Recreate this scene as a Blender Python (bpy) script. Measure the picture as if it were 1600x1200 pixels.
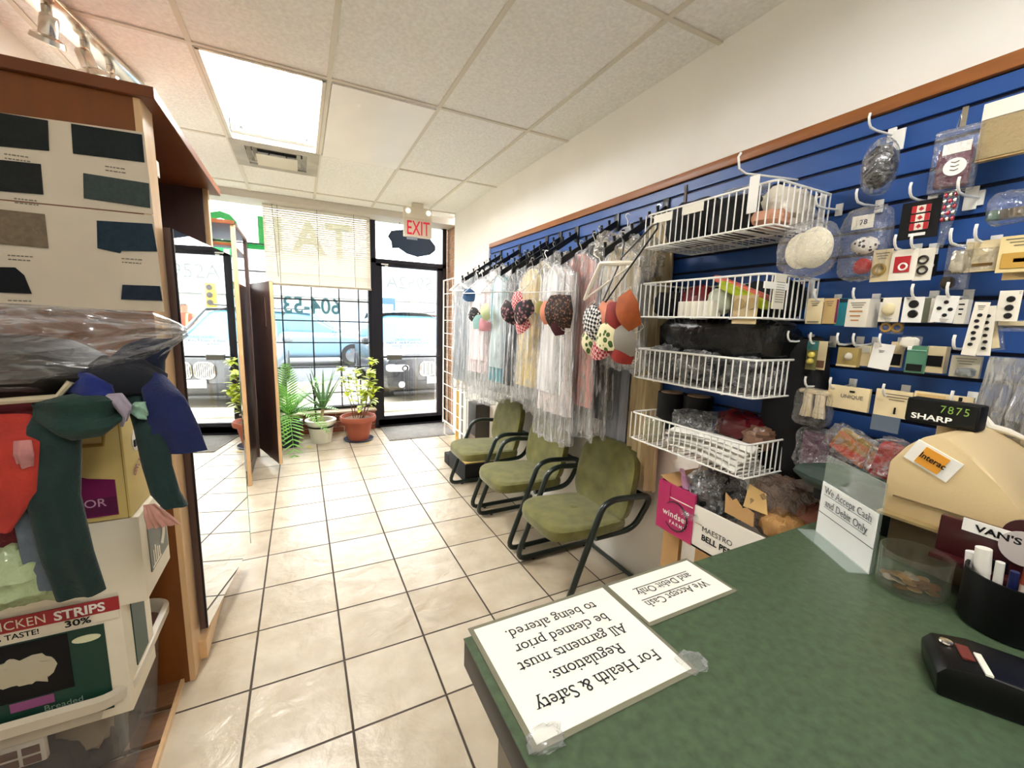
import bpy, bmesh, math, random
from mathutils import Vector, Matrix, noise
for o in list(bpy.data.objects): bpy.data.objects.remove(o)
sc = bpy.context.scene; COL = sc.collection
PI = math.pi; V = Vector; rnd = random.Random(7)

# ---------------------------------------------------------------- camera, sky, exposure
CAMZ, FPX, YAW, PITCH, ROLL = 1.494, 651.3, .4696, .1524, .0307
_f = V((math.sin(YAW)*math.cos(PITCH), math.cos(YAW)*math.cos(PITCH), -math.sin(PITCH)))
_r = V((math.cos(YAW), -math.sin(YAW), 0)); _u = _r.cross(_f)
_r, _u = _r*math.cos(ROLL)+_u*math.sin(ROLL), -_r*math.sin(ROLL)+_u*math.cos(ROLL)
cam = bpy.data.objects.new('camera', bpy.data.cameras.new('camera')); COL.objects.link(cam)
cam.data.sensor_width = 36; cam.data.lens = FPX/1600*36; cam.data.clip_start = .02; cam.data.clip_end = 300
cam.matrix_world = Matrix(((_r.x,_u.x,-_f.x,0),(_r.y,_u.y,-_f.y,0),(_r.z,_u.z,-_f.z,CAMZ),(0,0,0,1)))
sc.camera = cam
sc.view_settings.view_transform = 'Standard'; sc.view_settings.look = 'None'
sc.view_settings.gamma = 1; sc.view_settings.use_curve_mapping = False
sc.view_settings.exposure = 2.15
try:
    sc.cycles.transparent_max_bounces = 24; sc.cycles.max_bounces = 10; sc.cycles.use_denoising = True
    sc.cycles.sample_clamp_indirect = 8
except Exception: pass
wd = bpy.data.worlds.new('overcast_sky'); sc.world = wd; wd.use_nodes = True
nt = wd.node_tree; bg = nt.nodes['Background']
tc = nt.nodes.new('ShaderNodeTexCoord'); sp = nt.nodes.new('ShaderNodeSeparateXYZ'); rp = nt.nodes.new('ShaderNodeValToRGB')
nt.links.new(tc.outputs['Generated'], sp.inputs[0]); nt.links.new(sp.outputs['Z'], rp.inputs[0]); nt.links.new(rp.outputs[0], bg.inputs[0])
rp.color_ramp.elements[0].color = (1, .99, .97, 1); rp.color_ramp.elements[1].color = (.86, .93, 1, 1)
bg.inputs[1].default_value = 2.4
sun = bpy.data.objects.new('sun', bpy.data.lights.new('sun', 'SUN')); COL.objects.link(sun)
sun.data.energy = 1.0; sun.data.angle = .6; sun.rotation_euler = (math.radians(35), 0, math.radians(60))
def portal(name, c, sx, sz):
    l = bpy.data.lights.new(name, 'AREA'); l.shape = 'RECTANGLE'; l.size = sx; l.size_y = sz; l.cycles.is_portal = True
    o = bpy.data.objects.new(name, l); COL.objects.link(o); o.location = c; o.rotation_euler = (-PI/2, 0, 0)
portal('sky_portal', (.35, 5.86, 1.35), 3.2, 2.75)

# ---------------------------------------------------------------- helpers
def ray(u, v): return _r*((u-800)/FPX) - _u*((v-600)/FPX) + _f
def onX(u, v, x): d = ray(u, v); t = x/d.x; return V((x, d.y*t, d.z*t+CAMZ))
def onY(u, v, y): d = ray(u, v); t = y/d.y; return V((d.x*t, y, d.z*t+CAMZ))
def onZ(u, v, z): d = ray(u, v); t = (z-CAMZ)/d.z; return V((d.x*t, d.y*t, z))

def lin(c):
    if isinstance(c, str): c = tuple(int(c[i:i+2], 16)/255 for i in (0, 2, 4))
    return tuple(x/12.92 if x <= .04045 else ((x+.055)/1.055)**2.4 for x in c)+(1,)
_M = {}
def mat(name, col=None, rough=.5, metal=0, spec=.5, var=0, vs=8, bump=0, bs=60, emit=0, sheen=0, stretch=None, coat=0, col2=None):
    if name in _M: return _M[name]
    m = bpy.data.materials.new(name); m.use_nodes = True; _M[name] = m
    n = m.node_tree; b = n.nodes['Principled BSDF']; c = lin(col)
    b.inputs['Base Color'].default_value = c; b.inputs['Roughness'].default_value = rough
    b.inputs['Metallic'].default_value = metal; b.inputs['Specular IOR Level'].default_value = spec
    if sheen: b.inputs['Sheen Weight'].default_value = sheen
    if coat: b.inputs['Coat Weight'].default_value = coat
    if emit: b.inputs['Emission Color'].default_value = c; b.inputs['Emission Strength'].default_value = emit
    if var or bump:
        t = n.nodes.new('ShaderNodeTexCoord'); mp = n.nodes.new('ShaderNodeMapping')
        n.links.new(t.outputs['Object'], mp.inputs[0])
        if stretch: mp.inputs['Scale'].default_value = stretch
    if var:
        z = n.nodes.new('ShaderNodeTexNoise'); z.inputs['Scale'].default_value = vs; z.inputs['Detail'].default_value = 5
        n.links.new(mp.outputs[0], z.inputs['Vector'])
        r = n.nodes.new('ShaderNodeValToRGB'); r.color_ramp.elements[0].position = .3; r.color_ramp.elements[1].position = .7
        d = lin(col2) if col2 else tuple(x*(1-var) for x in c[:3])+(1,)
        r.color_ramp.elements[0].color = d; r.color_ramp.elements[1].color = tuple(min(1, x*(1+var*.5)) for x in c[:3])+(1,)
        n.links.new(z.outputs['Fac'], r.inputs[0]); n.links.new(r.outputs[0], b.inputs['Base Color'])
    if bump:
        z = n.nodes.new('ShaderNodeTexNoise'); z.inputs['Scale'].default_value = bs; z.inputs['Detail'].default_value = 4
        n.links.new(mp.outputs[0], z.inputs['Vector'])
        k = n.nodes.new('ShaderNodeBump'); k.inputs['Strength'].default_value = bump; k.inputs['Distance'].default_value = .01
        n.links.new(z.outputs['Fac'], k.inputs['Height']); n.links.new(k.outputs[0], b.inputs['Normal'])
    return m
def film(name, base=.05, edge=.4, rough=.12, milky=.7, bs=14, bump=.6, stretch=(1, 1, 1), tint='ffffff', gloss=1.0, crease=0):
    """clear plastic or glass sheet: see-through, a little milky at grazing angles, with sharp glints"""
    if name in _M: return _M[name]
    m = bpy.data.materials.new(name); m.use_nodes = True; _M[name] = m; n = m.node_tree; L = n.links
    n.nodes.remove(n.nodes['Principled BSDF']); out = n.nodes['Material Output']
    df = n.nodes.new('ShaderNodeBsdfDiffuse'); df.inputs[0].default_value = tuple(x*milky for x in lin(tint)[:3])+(1,)
    gl = n.nodes.new('ShaderNodeBsdfGlossy'); gl.inputs['Roughness'].default_value = rough
    lw = n.nodes.new('ShaderNodeLayerWeight'); lw.inputs[0].default_value = .35
    fr = n.nodes.new('ShaderNodeLayerWeight'); fr.inputs[0].default_value = .5
    if bump:
        t = n.nodes.new('ShaderNodeTexCoord'); mp = n.nodes.new('ShaderNodeMapping'); mp.inputs['Scale'].default_value = stretch
        L.new(t.outputs['Object'], mp.inputs[0])
        z = n.nodes.new('ShaderNodeTexNoise'); z.inputs['Scale'].default_value = bs; z.inputs['Detail'].default_value = 3; z.inputs['Distortion'].default_value = .8
        L.new(mp.outputs[0], z.inputs['Vector'])
        k = n.nodes.new('ShaderNodeBump'); k.inputs['Strength'].default_value = bump; k.inputs['Distance'].default_value = .05
        L.new(z.outputs['Fac'], k.inputs['Height'])
        for x in (df, gl, lw, fr): L.new(k.outputs[0], x.inputs['Normal'])
    mr = n.nodes.new('ShaderNodeMapRange'); mr.inputs['To Min'].default_value = base; mr.inputs['To Max'].default_value = edge
    L.new(lw.outputs['Facing'], mr.inputs['Value'])
    fac = mr.outputs[0]
    if crease and bump:
        cr = n.nodes.new('ShaderNodeMapRange'); cr.inputs['From Min'].default_value = .50; cr.inputs['From Max'].default_value = .66; cr.inputs['To Max'].default_value = crease
        z2 = n.nodes.new('ShaderNodeTexNoise'); z2.inputs['Scale'].default_value = bs*2.2; z2.inputs['Detail'].default_value = 3; z2.inputs['Distortion'].default_value = 1.5; L.new(mp.outputs[0], z2.inputs['Vector']); L.new(z2.outputs['Fac'], cr.inputs['Value'])
        ad = n.nodes.new('ShaderNodeMath'); ad.operation = 'ADD'; ad.use_clamp = True; L.new(fac, ad.inputs[0]); L.new(cr.outputs[0], ad.inputs[1]); fac = ad.outputs[0]
    tr = n.nodes.new('ShaderNodeBsdfTransparent'); mx = n.nodes.new('ShaderNodeMixShader'); m2 = n.nodes.new('ShaderNodeMixShader')
    L.new(fac, mx.inputs[0]); L.new(tr.outputs[0], mx.inputs[1]); L.new(df.outputs[0], mx.inputs[2])
    q = n.nodes.new('ShaderNodeMath'); q.operation = 'MULTIPLY'; q.inputs[1].default_value = gloss; p5 = n.nodes.new('ShaderNodeMath'); p5.operation = 'POWER'; p5.inputs[1].default_value = 4; L.new(fr.outputs['Facing'], p5.inputs[0]); q.operation = 'MULTIPLY_ADD'; q.inputs[1].default_value = .45*gloss; q.inputs[2].default_value = .06*gloss; L.new(p5.outputs[0], q.inputs[0])
    L.new(q.outputs[0], m2.inputs[0]); L.new(mx.outputs[0], m2.inputs[1]); L.new(gl.outputs[0], m2.inputs[2]); L.new(m2.outputs[0], out.inputs[0])
    return m
def pattern(name, kind, c1, c2, scale, rough=.8, mid='7a4a55'):
    if name in _M: return _M[name]
    m = bpy.data.materials.new(name); m.use_nodes = True; _M[name] = m; n = m.node_tree; L = n.links
    b = n.nodes['Principled BSDF']; b.inputs['Roughness'].default_value = rough
    t = n.nodes.new('ShaderNodeTexCoord'); r = n.nodes.new('ShaderNodeValToRGB'); r.color_ramp.interpolation = 'CONSTANT'
    r.color_ramp.elements[0].color = lin(c1); r.color_ramp.elements[1].color = lin(c2)
    if kind == 'check':
        x = n.nodes.new('ShaderNodeTexChecker'); x.inputs['Scale'].default_value = scale
        x.inputs['Color1'].default_value = lin(c1); x.inputs['Color2'].default_value = lin(c2)
        L.new(t.outputs['Object'], x.inputs['Vector']); L.new(x.outputs['Color'], b.inputs['Base Color'])
    elif kind == 'dots':
        x = n.nodes.new('ShaderNodeTexVoronoi'); x.inputs['Scale'].default_value = scale; x.inputs['Randomness'].default_value = .5
        r.color_ramp.elements[1].position = .32
        L.new(t.outputs['Object'], x.inputs['Vector']); L.new(x.outputs['Distance'], r.inputs[0]); L.new(r.outputs[0], b.inputs['Base Color'])
    else:
        x = n.nodes.new('ShaderNodeTexVoronoi'); x.inputs['Scale'].default_value = scale
        r.color_ramp.elements[1].position = .45
        e = r.color_ramp.elements.new(.2); e.color = lin(mid)
        L.new(t.outputs['Object'], x.inputs['Vector']); L.new(x.outputs['Distance'], r.inputs[0]); L.new(r.outputs[0], b.inputs['Base Color'])
    return m

class G:
    """collects shapes into one mesh"""
    def __init__(s): s.bm = bmesh.new(); s.mats = []
    def mi(s, m):
        if m not in s.mats: s.mats.append(m)
        return s.mats.index(m)
    def box(s, c, d, m, rot=None, bev=0, seg=2):
        b = bmesh.new(); bmesh.ops.create_cube(b, size=1)
        for v in b.verts: v.co = V((v.co.x*d[0], v.co.y*d[1], v.co.z*d[2]))
        if bev: bmesh.ops.bevel(b, geom=list(b.edges), offset=bev, segments=seg, affect='EDGES', profile=.5)
        M = Matrix.Translation(c)
        if rot is not None: M = M @ (rot.to_4x4() if isinstance(rot, Matrix) else Matrix.Rotation(rot, 4, 'Z'))
        s._add(b, M, m); return s
    def _add(s, b, M, m):
        i = s.mi(m); mp = {}
        for v in b.verts: mp[v] = s.bm.verts.new(M @ v.co)
        for f in b.faces:
            try: s.bm.faces.new([mp[v] for v in f.verts]).material_index = i
            except ValueError: pass
        b.free()
    def tube(s, pts, r, m, n=8, closed=False):
        pts = [V(p) for p in pts]; N = len(pts); rings = []; i = s.mi(m); up = None
        rr = r if isinstance(r, (list, tuple)) else [r]*N
        for k, p in enumerate(pts):
            a = pts[(k-1) % N] if (closed or k) else p; b = pts[(k+1) % N] if (closed or k < N-1) else p
            d = (b-a); d = d.normalized() if d.length > 1e-9 else V((0, 0, 1))
            if up is None: up = V((0, 0, 1)) if abs(d.z) < .9 else V((1, 0, 0))
            x = up.cross(d); x = x.normalized() if x.length > 1e-6 else d.orthogonal().normalized()
            y = d.cross(x); up = y
            rings.append([s.bm.verts.new(p+(x*math.cos(2*PI*j/n)+y*math.sin(2*PI*j/n))*rr[k]) for j in range(n)])
        for k in range(N if closed else N-1):
            A, B = rings[k], rings[(k+1) % N]
            for j in range(n):
                s.bm.faces.new((A[j], A[(j+1) % n], B[(j+1) % n], B[j])).material_index = i
        if not closed:
            s.bm.faces.new(rings[0][::-1]).material_index = i; s.bm.faces.new(rings[-1]).material_index = i
        return s
    def lathe(s, prof, m, c=(0, 0, 0), n=24, M=None):
        i = s.mi(m); c = V(c); rings = []
        for r, z in prof:
            if r < 1e-6: ring = [V((0, 0, z))]
            else: ring = [V((r*math.cos(2*PI*j/n), r*math.sin(2*PI*j/n), z)) for j in range(n)]
            rings.append([s.bm.verts.new(((M @ p) if M else p)+c) for p in ring])
        for A, B in zip(rings, rings[1:]):
            for j in range(n):
                q = [A[j % len(A)], A[(j+1) % len(A)], B[(j+1) % len(B)], B[j % len(B)]]
                q2 = []
                for v in q:
                    if v not in q2: q2.append(v)
                if len(q2) > 2:
                    try: s.bm.faces.new(q2).material_index = i
                    except ValueError: pass
        return s
    def grid(s, f, nu, nv, m, cu=False, caps=False):
        i = s.mi(m); R = []
        for b in range(nv+1):
            R.append([s.bm.verts.new(V(f(a/nu, b/nv))) for a in range(nu if cu else nu+1)])
        for b in range(nv):
            for a in range(nu):
                a2 = (a+1) % nu if cu else a+1
                s.bm.faces.new((R[b][a], R[b][a2], R[b+1][a2], R[b+1][a])).material_index = i
        if caps and cu:
            s.bm.faces.new(R[0][::-1]).material_index = i; s.bm.faces.new(R[-1]).material_index = i
        return s
    def prism(s, poly, o, ax, ay, t, m):
        """polygon in the plane (ax, ay) at o, extruded by vector t"""
        i = s.mi(m); o, ax, ay, t = V(o), V(ax), V(ay), V(t)
        A = [s.bm.verts.new(o+ax*p[0]+ay*p[1]) for p in poly]; B = [s.bm.verts.new(v.co+t) for v in A]
        s.bm.faces.new(A[::-1]).material_index = i; s.bm.faces.new(B).material_index = i
        for k in range(len(A)):
            l = (k+1) % len(A); s.bm.faces.new((A[k], A[l], B[l], B[k])).material_index = i
        return s
    def blob(s, c, d, m, seed=0, amp=.15, fr=3, n=20, p=2.5, flat=None):
        """crumpled rounded lump: superellipsoid with noise"""
        c = V(c)
        def f(u, v):
            a = 2*PI*u; b = PI*(v-.5)*.998
            sg = lambda x, e: math.copysign(abs(x)**e, x)
            q = V((sg(math.cos(b), 2/p)*sg(math.cos(a), 2/p), sg(math.cos(b), 2/p)*sg(math.sin(a), 2/p), sg(math.sin(b), 2/p)))
            k = 1+amp*noise.noise(q*fr+V((seed*3.1, seed*1.7, 0)))+amp*.5*noise.noise(q*fr*2.7+V((seed, 0, 9)))
            z = q.z*k*d[2]/2
            if flat is not None: z = max(z, -flat)
            return c+V((q.x*k*d[0]/2, q.y*k*d[1]/2, z))
        return s.grid(f, n, n//2+2, m, cu=True, caps=True)
    def ribbon(s, pts, w, d, m, axis=(1, 0, 0), amp=.006, k=7, seed=0, nu=32, sub=5, flare=0):
        """closed cloth tube along pts, half-widths w (along axis) and half-depths d"""
        pts = [V(p) for p in pts]; axis = V(axis).normalized(); N = len(pts)-1
        def lerp(a, t):
            x = t*N; i = min(int(x), N-1); q = x-i; q = q*q*(3-2*q)*.5+q*.5; return a[i]*(1-q)+a[i+1]*q
        def f(u, v):
            p = lerp(pts, v); a = 2*PI*u
            tg = lerp(pts, min(1, v+.02))-lerp(pts, max(0, v-.02)); nn = axis.cross(tg)
            nn = nn.normalized() if nn.length > 1e-9 else V((0, 1, 0))
            W = lerp(w, v); D = lerp(d, v)
            q = p+axis*math.cos(a)*W
            wob = amp*(.25+v)*(math.sin(k*math.cos(a)*1.6+seed*2.3)+.6*noise.noise(V((math.cos(a)*3, v*4, seed*5.))))
            return q+nn*(math.sin(a)*D+wob)+V((0, 0, 1))*flare*math.sin(k*math.cos(a)+seed)*(v > .98)
        return s.grid(f, nu, N*sub, m, cu=True, caps=True)

def obj(name, g, parent=None, smooth=.7, label=None):
    me = bpy.data.meshes.new(name); bmesh.ops.recalc_face_normals(g.bm, faces=g.bm.faces); g.bm.to_mesh(me); g.bm.free()
    for m in g.mats: me.materials.append(m)
    if smooth:
        me.shade_smooth(); me.set_sharp_from_angle(angle=smooth)
    o = bpy.data.objects.new(name, me); COL.objects.link(o)
    if parent: o.parent = parent
    if label: o['label'] = label
    return o
def thing(name, label, cat, loc=(0, 0, 0), rz=0, group=None, rot=None):
    o = bpy.data.objects.new(name, None); COL.objects.link(o); o.empty_display_size = .05
    o.location = loc; o.rotation_euler = rot or (0, 0, rz); o['label'] = label; o['category'] = cat
    if group: o['group'] = group
    return o
def tag(o, label, cat, group=None, loc=None, rz=None):
    o['label'] = label; o['category'] = cat
    if group: o['group'] = group
    if loc is not None: o.location = loc
    if rz is not None: o.rotation_euler = (0, 0, rz)
    return o
def struct(name, g, parent=None, smooth=.6):
    o = obj(name, g, parent, smooth)
    if not parent: o['kind'] = 'structure'
    return o
def dup(root, loc, rz=None, label=None, group=None, scale=None):
    r = root.copy(); COL.objects.link(r); r.location = loc
    if rz is not None: r.rotation_euler = (0, 0, rz)
    if label: r['label'] = label
    if group: r['group'] = group
    if scale: r.scale = scale
    for ch in list(root.children):
        c = ch.copy(); COL.objects.link(c); c.parent = r
        for e in ch.children:
            d = e.copy(); COL.objects.link(d); d.parent = c
    return r
_FC = {}
def glyphs(s, align='CENTER', serif=False, bold=0, spacing=1):
    key = (s, align, serif, bold, spacing)
    if key in _FC: return _FC[key]
    cu = bpy.data.curves.new('t', 'FONT'); cu.body = s; cu.align_x = align; cu.align_y = 'BOTTOM_BASELINE'; cu.size = 1
    cu.offset = bold; cu.space_character = spacing; cu.resolution_u = 3; cu.space_line = 1.0
    t = bpy.data.objects.new('t', cu); me = bpy.data.meshes.new_from_object(t)
    vs = [v.co.copy() for v in me.vertices]; fs = [tuple(p.vertices) for p in me.polygons]
    if serif:
        cnt = {}
        for p in me.polygons:
            for e in p.edge_keys: cnt.setdefault(e, []).append(p.center.y)
        for (a, b), l in cnt.items():
            A, B = vs[a], vs[b]; L = abs(A.x-B.x)
            if len(l) == 1 and abs(A.y-B.y) < .004 and .045 < L < .16:
                x0, x1 = min(A.x, B.x)-.075, max(A.x, B.x)+.075; h = .048 if l[0] > A.y else -.048
                if not (-.02 < A.y < .02 or A.y > .43 or A.y < -.15): continue
                k = len(vs); vs += [V((x0, A.y, 0)), V((x1, A.y, 0)), V((x1, A.y+h, 0)), V((x0, A.y+h, 0))]; fs.append((k, k+1, k+2, k+3))
    bpy.data.objects.remove(t); bpy.data.meshes.remove(me); bpy.data.curves.remove(cu)
    _FC[key] = (vs, fs); return vs, fs
def text(g, s, o, ax, ay, size, m, lift=.0008, align='CENTER', serif=False, bold=0, sx=1, spacing=1):
    """lettering laid as thin raised mesh on a surface at o with baseline direction ax and up direction ay"""
    vs, fs = glyphs(s, align, serif, bold, spacing); o, ax, ay = V(o), V(ax).normalized(), V(ay).normalized(); n = ax.cross(ay)
    i = g.mi(m); N = [g.bm.verts.new(o+ax*v.x*size*sx+ay*v.y*size+n*lift) for v in vs]
    for f in fs:
        try: g.bm.faces.new([N[k] for k in f]).material_index = i
        except ValueError: pass
    return g
# ---------------------------------------------------------------- setting
XR, YW, CZ, TL = 1.735, 5.72, 2.747, .35
X0T, Y0T = -.239, 3.156
def tile_floor():
    m = bpy.data.materials.new('cream_stone_floor_tile'); m.use_nodes = True; n = m.node_tree; L = n.links; b = n.nodes['Principled BSDF']
    geo = n.nodes.new('ShaderNodeNewGeometry'); sp = n.nodes.new('ShaderNodeSeparateXYZ'); L.new(geo.outputs['Position'], sp.inputs[0])
    def mth(op, a, bb=None, c=None):
        k = n.nodes.new('ShaderNodeMath'); k.operation = op
        for i, x in enumerate((a, bb, c)):
            if x is None: continue
            if isinstance(x, (int, float)): k.inputs[i].default_value = x
            else: L.new(x, k.inputs[i])
        return k.outputs[0]
    fx = mth('DIVIDE', mth('SUBTRACT', sp.outputs[0], X0T), TL); fy = mth('DIVIDE', mth('SUBTRACT', sp.outputs[1], Y0T), TL)
    def edge(f): q = mth('FRACT', f); return mth('MINIMUM', q, mth('SUBTRACT', 1, q))
    d = mth('MINIMUM', edge(fx), edge(fy))
    g = n.nodes.new('ShaderNodeMapRange'); g.inputs['From Min'].default_value = .008; g.inputs['From Max'].default_value = .014; L.new(d, g.inputs[0])
    cb = n.nodes.new('ShaderNodeCombineXYZ'); L.new(mth('FLOOR', fx), cb.inputs[0]); L.new(mth('FLOOR', fy), cb.inputs[1])
    wn = n.nodes.new('ShaderNodeTexWhiteNoise'); L.new(cb.outputs[0], wn.inputs['Vector'])
    nz = n.nodes.new('ShaderNodeTexNoise'); nz.inputs['Scale'].default_value = 7; nz.inputs['Detail'].default_value = 6; L.new(geo.outputs['Position'], nz.inputs['Vector'])
    r = n.nodes.new('ShaderNodeValToRGB'); r.color_ramp.elements[0].position = .25; r.color_ramp.elements[1].position = .75
    r.color_ramp.elements[0].color = lin('b5a488'); r.color_ramp.elements[1].color = lin('d8ccb6')
    ad = mth('ADD', mth('MULTIPLY', nz.outputs['Fac'], .75), mth('MULTIPLY', wn.outputs['Value'], .28)); L.new(ad, r.inputs[0])
    mx = n.nodes.new('ShaderNodeMix'); mx.data_type = 'RGBA'; mx.inputs['A'].default_value = lin('4a3e33'); L.new(g.outputs[0], mx.inputs['Factor']); L.new(r.outputs[0], mx.inputs['B'])
    L.new(mx.outputs['Result'], b.inputs['Base Color'])
    n2 = n.nodes.new('ShaderNodeTexNoise'); n2.inputs['Scale'].default_value = 9; n2.inputs['Detail'].default_value = 7; n2.inputs['Distortion'].default_value = .3; L.new(geo.outputs['Position'], n2.inputs['Vector'])
    hh = mth('ADD', mth('MULTIPLY', n2.outputs['Fac'], .5), mth('MULTIPLY', g.outputs[0], .35))
    bp = n.nodes.new('ShaderNodeBump'); bp.inputs['Strength'].default_value = 1.0; bp.inputs['Distance'].default_value = .02; L.new(hh, bp.inputs['Height']); L.new(bp.outputs[0], b.inputs['Normal'])
    rr = n.nodes.new('ShaderNodeMapRange'); rr.inputs['To Min'].default_value = .8; rr.inputs['To Max'].default_value = .3; L.new(g.outputs[0], rr.inputs[0]); L.new(rr.outputs[0], b.inputs['Roughness'])
    return m
g = G(); g.box((.4, 1.9, -.05), (3.4, 7.9, .1), tile_floor()); struct('floor', g)
m_wall = mat('cream_wall_paint', 'f8f4ea', .75, var=.03, vs=3, bump=.06, bs=90)
m_white = mat('white_paint', 'f2efe6', .5)
m_tile = mat('speckled_ceiling_tile', 'f8f6ee', .9, var=.09, vs=55, bump=.9, bs=60)
m_tbar = mat('ceiling_grid_paint', 'ddd6c4', .5)
# ceiling: lay-in tiles in a T-bar grid, openings for the lamp and the vent
XC = [.192+.6096*k for k in range(-3, 5)]; YC = [2.665+1.21*k for k in range(-5, 3)]
xs = sorted([-1.25]+[x for x in XC if -1.25 < x < 1.8]+[1.8]); ys = sorted([-2.1]+[y for y in YC if -2.1 < y < 5.38]+[5.38])
g = G()
def isgap(x0, x1, y0, y1):
    xm, ym = (x0+x1)/2, (y0+y1)/2
    return (-.418 < xm < .192 and 2.665 < ym < 4.48) or (.192 < xm < .80 and -.97 < ym < .24)
for a in range(len(xs)-1):
    yl = ys
    if -.418 < (xs[a]+xs[a+1])/2 < .192: yl = sorted(ys+[4.48])
    for b in range(len(yl)-1):
        if not isgap(xs[a], xs[a+1], yl[b], yl[b+1]):
            g.box(((xs[a]+xs[a+1])/2, (yl[b]+yl[b+1])/2, CZ+.012), (xs[a+1]-xs[a]-.004, yl[b+1]-yl[b]-.004, .016), m_tile)
for x in xs[1:-1]: g.box((x, 1.64, CZ+.001), (.024, 7.48, .008), m_tbar)
for y in ys[1:-1]: g.box((.275, y, CZ+.0005), (3.05, .024, .008), m_tbar)
g.box((-.113, 4.48, CZ+.001), (.61, .024, .008), m_tbar)
g.box((.275, 1.64, CZ+.22), (3.2, 7.6, .02), m_white)
struct('ceiling', g)
g = G(); g.box((XR+.06, 1.55, 1.4), (.12, 7.1, 2.9), m_wall); struct('wall_right', g)
g = G(); g.box((-1.2, 1.9, 1.4), (.1, 7.9, 2.9), m_wall); struct('wall_left', g)
g = G(); g.box((.4, -2.05, 1.4), (3.3, .1, 2.9), m_wall); struct('wall_back', g)
m_bulk = mat('grey_bulkhead_paint', 'cfc8bb', .6)
g = G(); g.box((.4, 5.57, 2.85), (3.3, .36, .34), m_bulk); struct('wall_front', g)
m_brick = mat('red_brown_brick', '8a4a35', .85, var=.3, vs=20, bump=.4, bs=60)
def bricks(g, c, d, m):
    """a brick face with mortar: rows of separate blocks on a mortar core"""
    g.box(c, (d[0]-.012, d[1]-.012, d[2]), mat('mortar', 'b8aa98', .9))
    h, l = .075, .2; nz = max(1, round(d[2]/h)); ax = 0 if d[0] > d[1] else 1; nn = max(1, round(d[ax]/l)); L = d[ax]/nn; hh = d[2]/nz
    for k in range(nz):
        for j in range(nn+1):
            p = -d[ax]/2+(j+(.0 if k % 2 else .5))*L; a, b = max(-d[ax]/2, p-L/2+.005), min(d[ax]/2, p+L/2-.005)
            if b-a < .02: continue
            cc = V(c); cc[ax] += (a+b)/2; cc.z += -d[2]/2+(k+.5)*hh; dd = list(d); dd[ax] = b-a; dd[2] = hh-.01; g.box(cc, dd, m)
g = G(); bricks(g, (-.13, 5.74, .14), (1.94, .2, .28), m_brick); g.box((-.13, 5.66, .285), (1.94, .3, .02), mat('sill_stone', 'b9a38c', .6)); struct('trim_1', g)
m_brick2 = mat('tan_brick', 'a97c58', .85, var=.25, vs=20, bump=.4, bs=60)
g = G(); bricks(g, (1.93, 5.5, 1.36), (.16, .7, 2.72), m_brick2); struct('trim_2', g)
# window wall: dark aluminium frame, panes, security grille
m_alu = mat('dark_bronze_aluminium', '2c2b33', .35, metal=.6)
m_glass = film('window_glass', .01, .06, .01, .6, bump=0)
def frame(g, x0, x1, z0, z1, t, y=YW, d=.08, m=m_alu):
    g.box(((x0+x1)/2, y, z0+t/2), (x1-x0, d, t), m); g.box(((x0+x1)/2, y, z1-t/2), (x1-x0, d, t), m)
    g.box((x0+t/2, y, (z0+z1)/2), (t, d, z1-z0), m); g.box((x1-t/2, y, (z0+z1)/2), (t, d, z1-z0), m)
g = G(); frame(g, -1.14, .835, .295, 2.735, .05); w1 = struct('window_1', g)
g = G(); g.box((-.15, YW, 1.515), (1.88, .008, 2.35), m_glass); obj('pane', g, w1)
g = G(); frame(g, .835, 1.82, 2.16, 2.735, .055); w2 = struct('window_2', g)
g = G(); g.box((1.328, YW, 2.45), (.88, .008, .47), m_glass); obj('pane', g, w2)
g = G(); g.box((.862, YW, 1.08), (.055, .09, 2.16), m_alu); g.box((1.795, YW, 1.08), (.05, .09, 2.16), m_alu); g.box((1.328, YW, .015), (.94, .12, .03), m_alu)
struct('trim_3', g)
g = G(); frame(g, .89, 1.77, .03, 2.2, .075, YW, .05); g.box((1.33, YW, .09), (.76, .05, .12), m_alu)
dr = struct('door_1', g)
g = G(); g.box((1.33, YW, 1.12), (.74, .008, 1.98), m_glass); obj('pane', g, dr)
g = G(); g.box((1.33, YW-.05, .96), (.80, .025, .022), m_alu); g.box((1.10, YW-.07, .955), (.19, .03, .062), mat('grey_metal', '6d6c66', .4, metal=.7))
obj('push_bar', g, dr)
g = G(); g.box((1.0, YW-.03, 2.155), (.09, .006, .02), m_white); g.box((1.02, YW-.03, 2.13), (.04, .006, .012), m_white); obj('door_sticker', g, dr)
# lettering on the glass, reading from the street
def vinyl(name, c, tr):
    m = mat(name, c, .5); n = m.node_tree; t = n.nodes.new('ShaderNodeBsdfTranslucent'); t.inputs[0].default_value = lin(c); x = n.nodes.new('ShaderNodeMixShader'); x.inputs[0].default_value = tr
    n.links.new(n.nodes['Principled BSDF'].outputs[0], x.inputs[1]); n.links.new(t.outputs[0], x.inputs[2]); n.links.new(x.outputs[0], n.nodes['Material Output'].inputs[0]); return m
m_let = vinyl('green_window_vinyl', '0a7a34', .35); m_let2 = vinyl('teal_window_vinyl', '2c5f66', .3); m_let3 = vinyl('grey_window_vinyl', '8f9596', .5)
g = G(); RX, UZ = (-1, 0, 0), (0, 0, 1)
for ch, x, sxx in (('T', .465, 1), ('A', .125, 1), ('I', -.19, 1), ('L', -.41, 1), ('O', -.735, .85)):
    text(g, ch, (x, YW+.006, 2.215), RX, UZ, .50, m_let, bold=.03, sx=sxx)
obj('lettering', g, w1)
g = G(); text(g, '604-53', (.46, YW+.006, 1.50), RX, UZ, .27, m_let2, align='LEFT', bold=.02, sx=.85); obj('lettering', g, w1)
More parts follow.
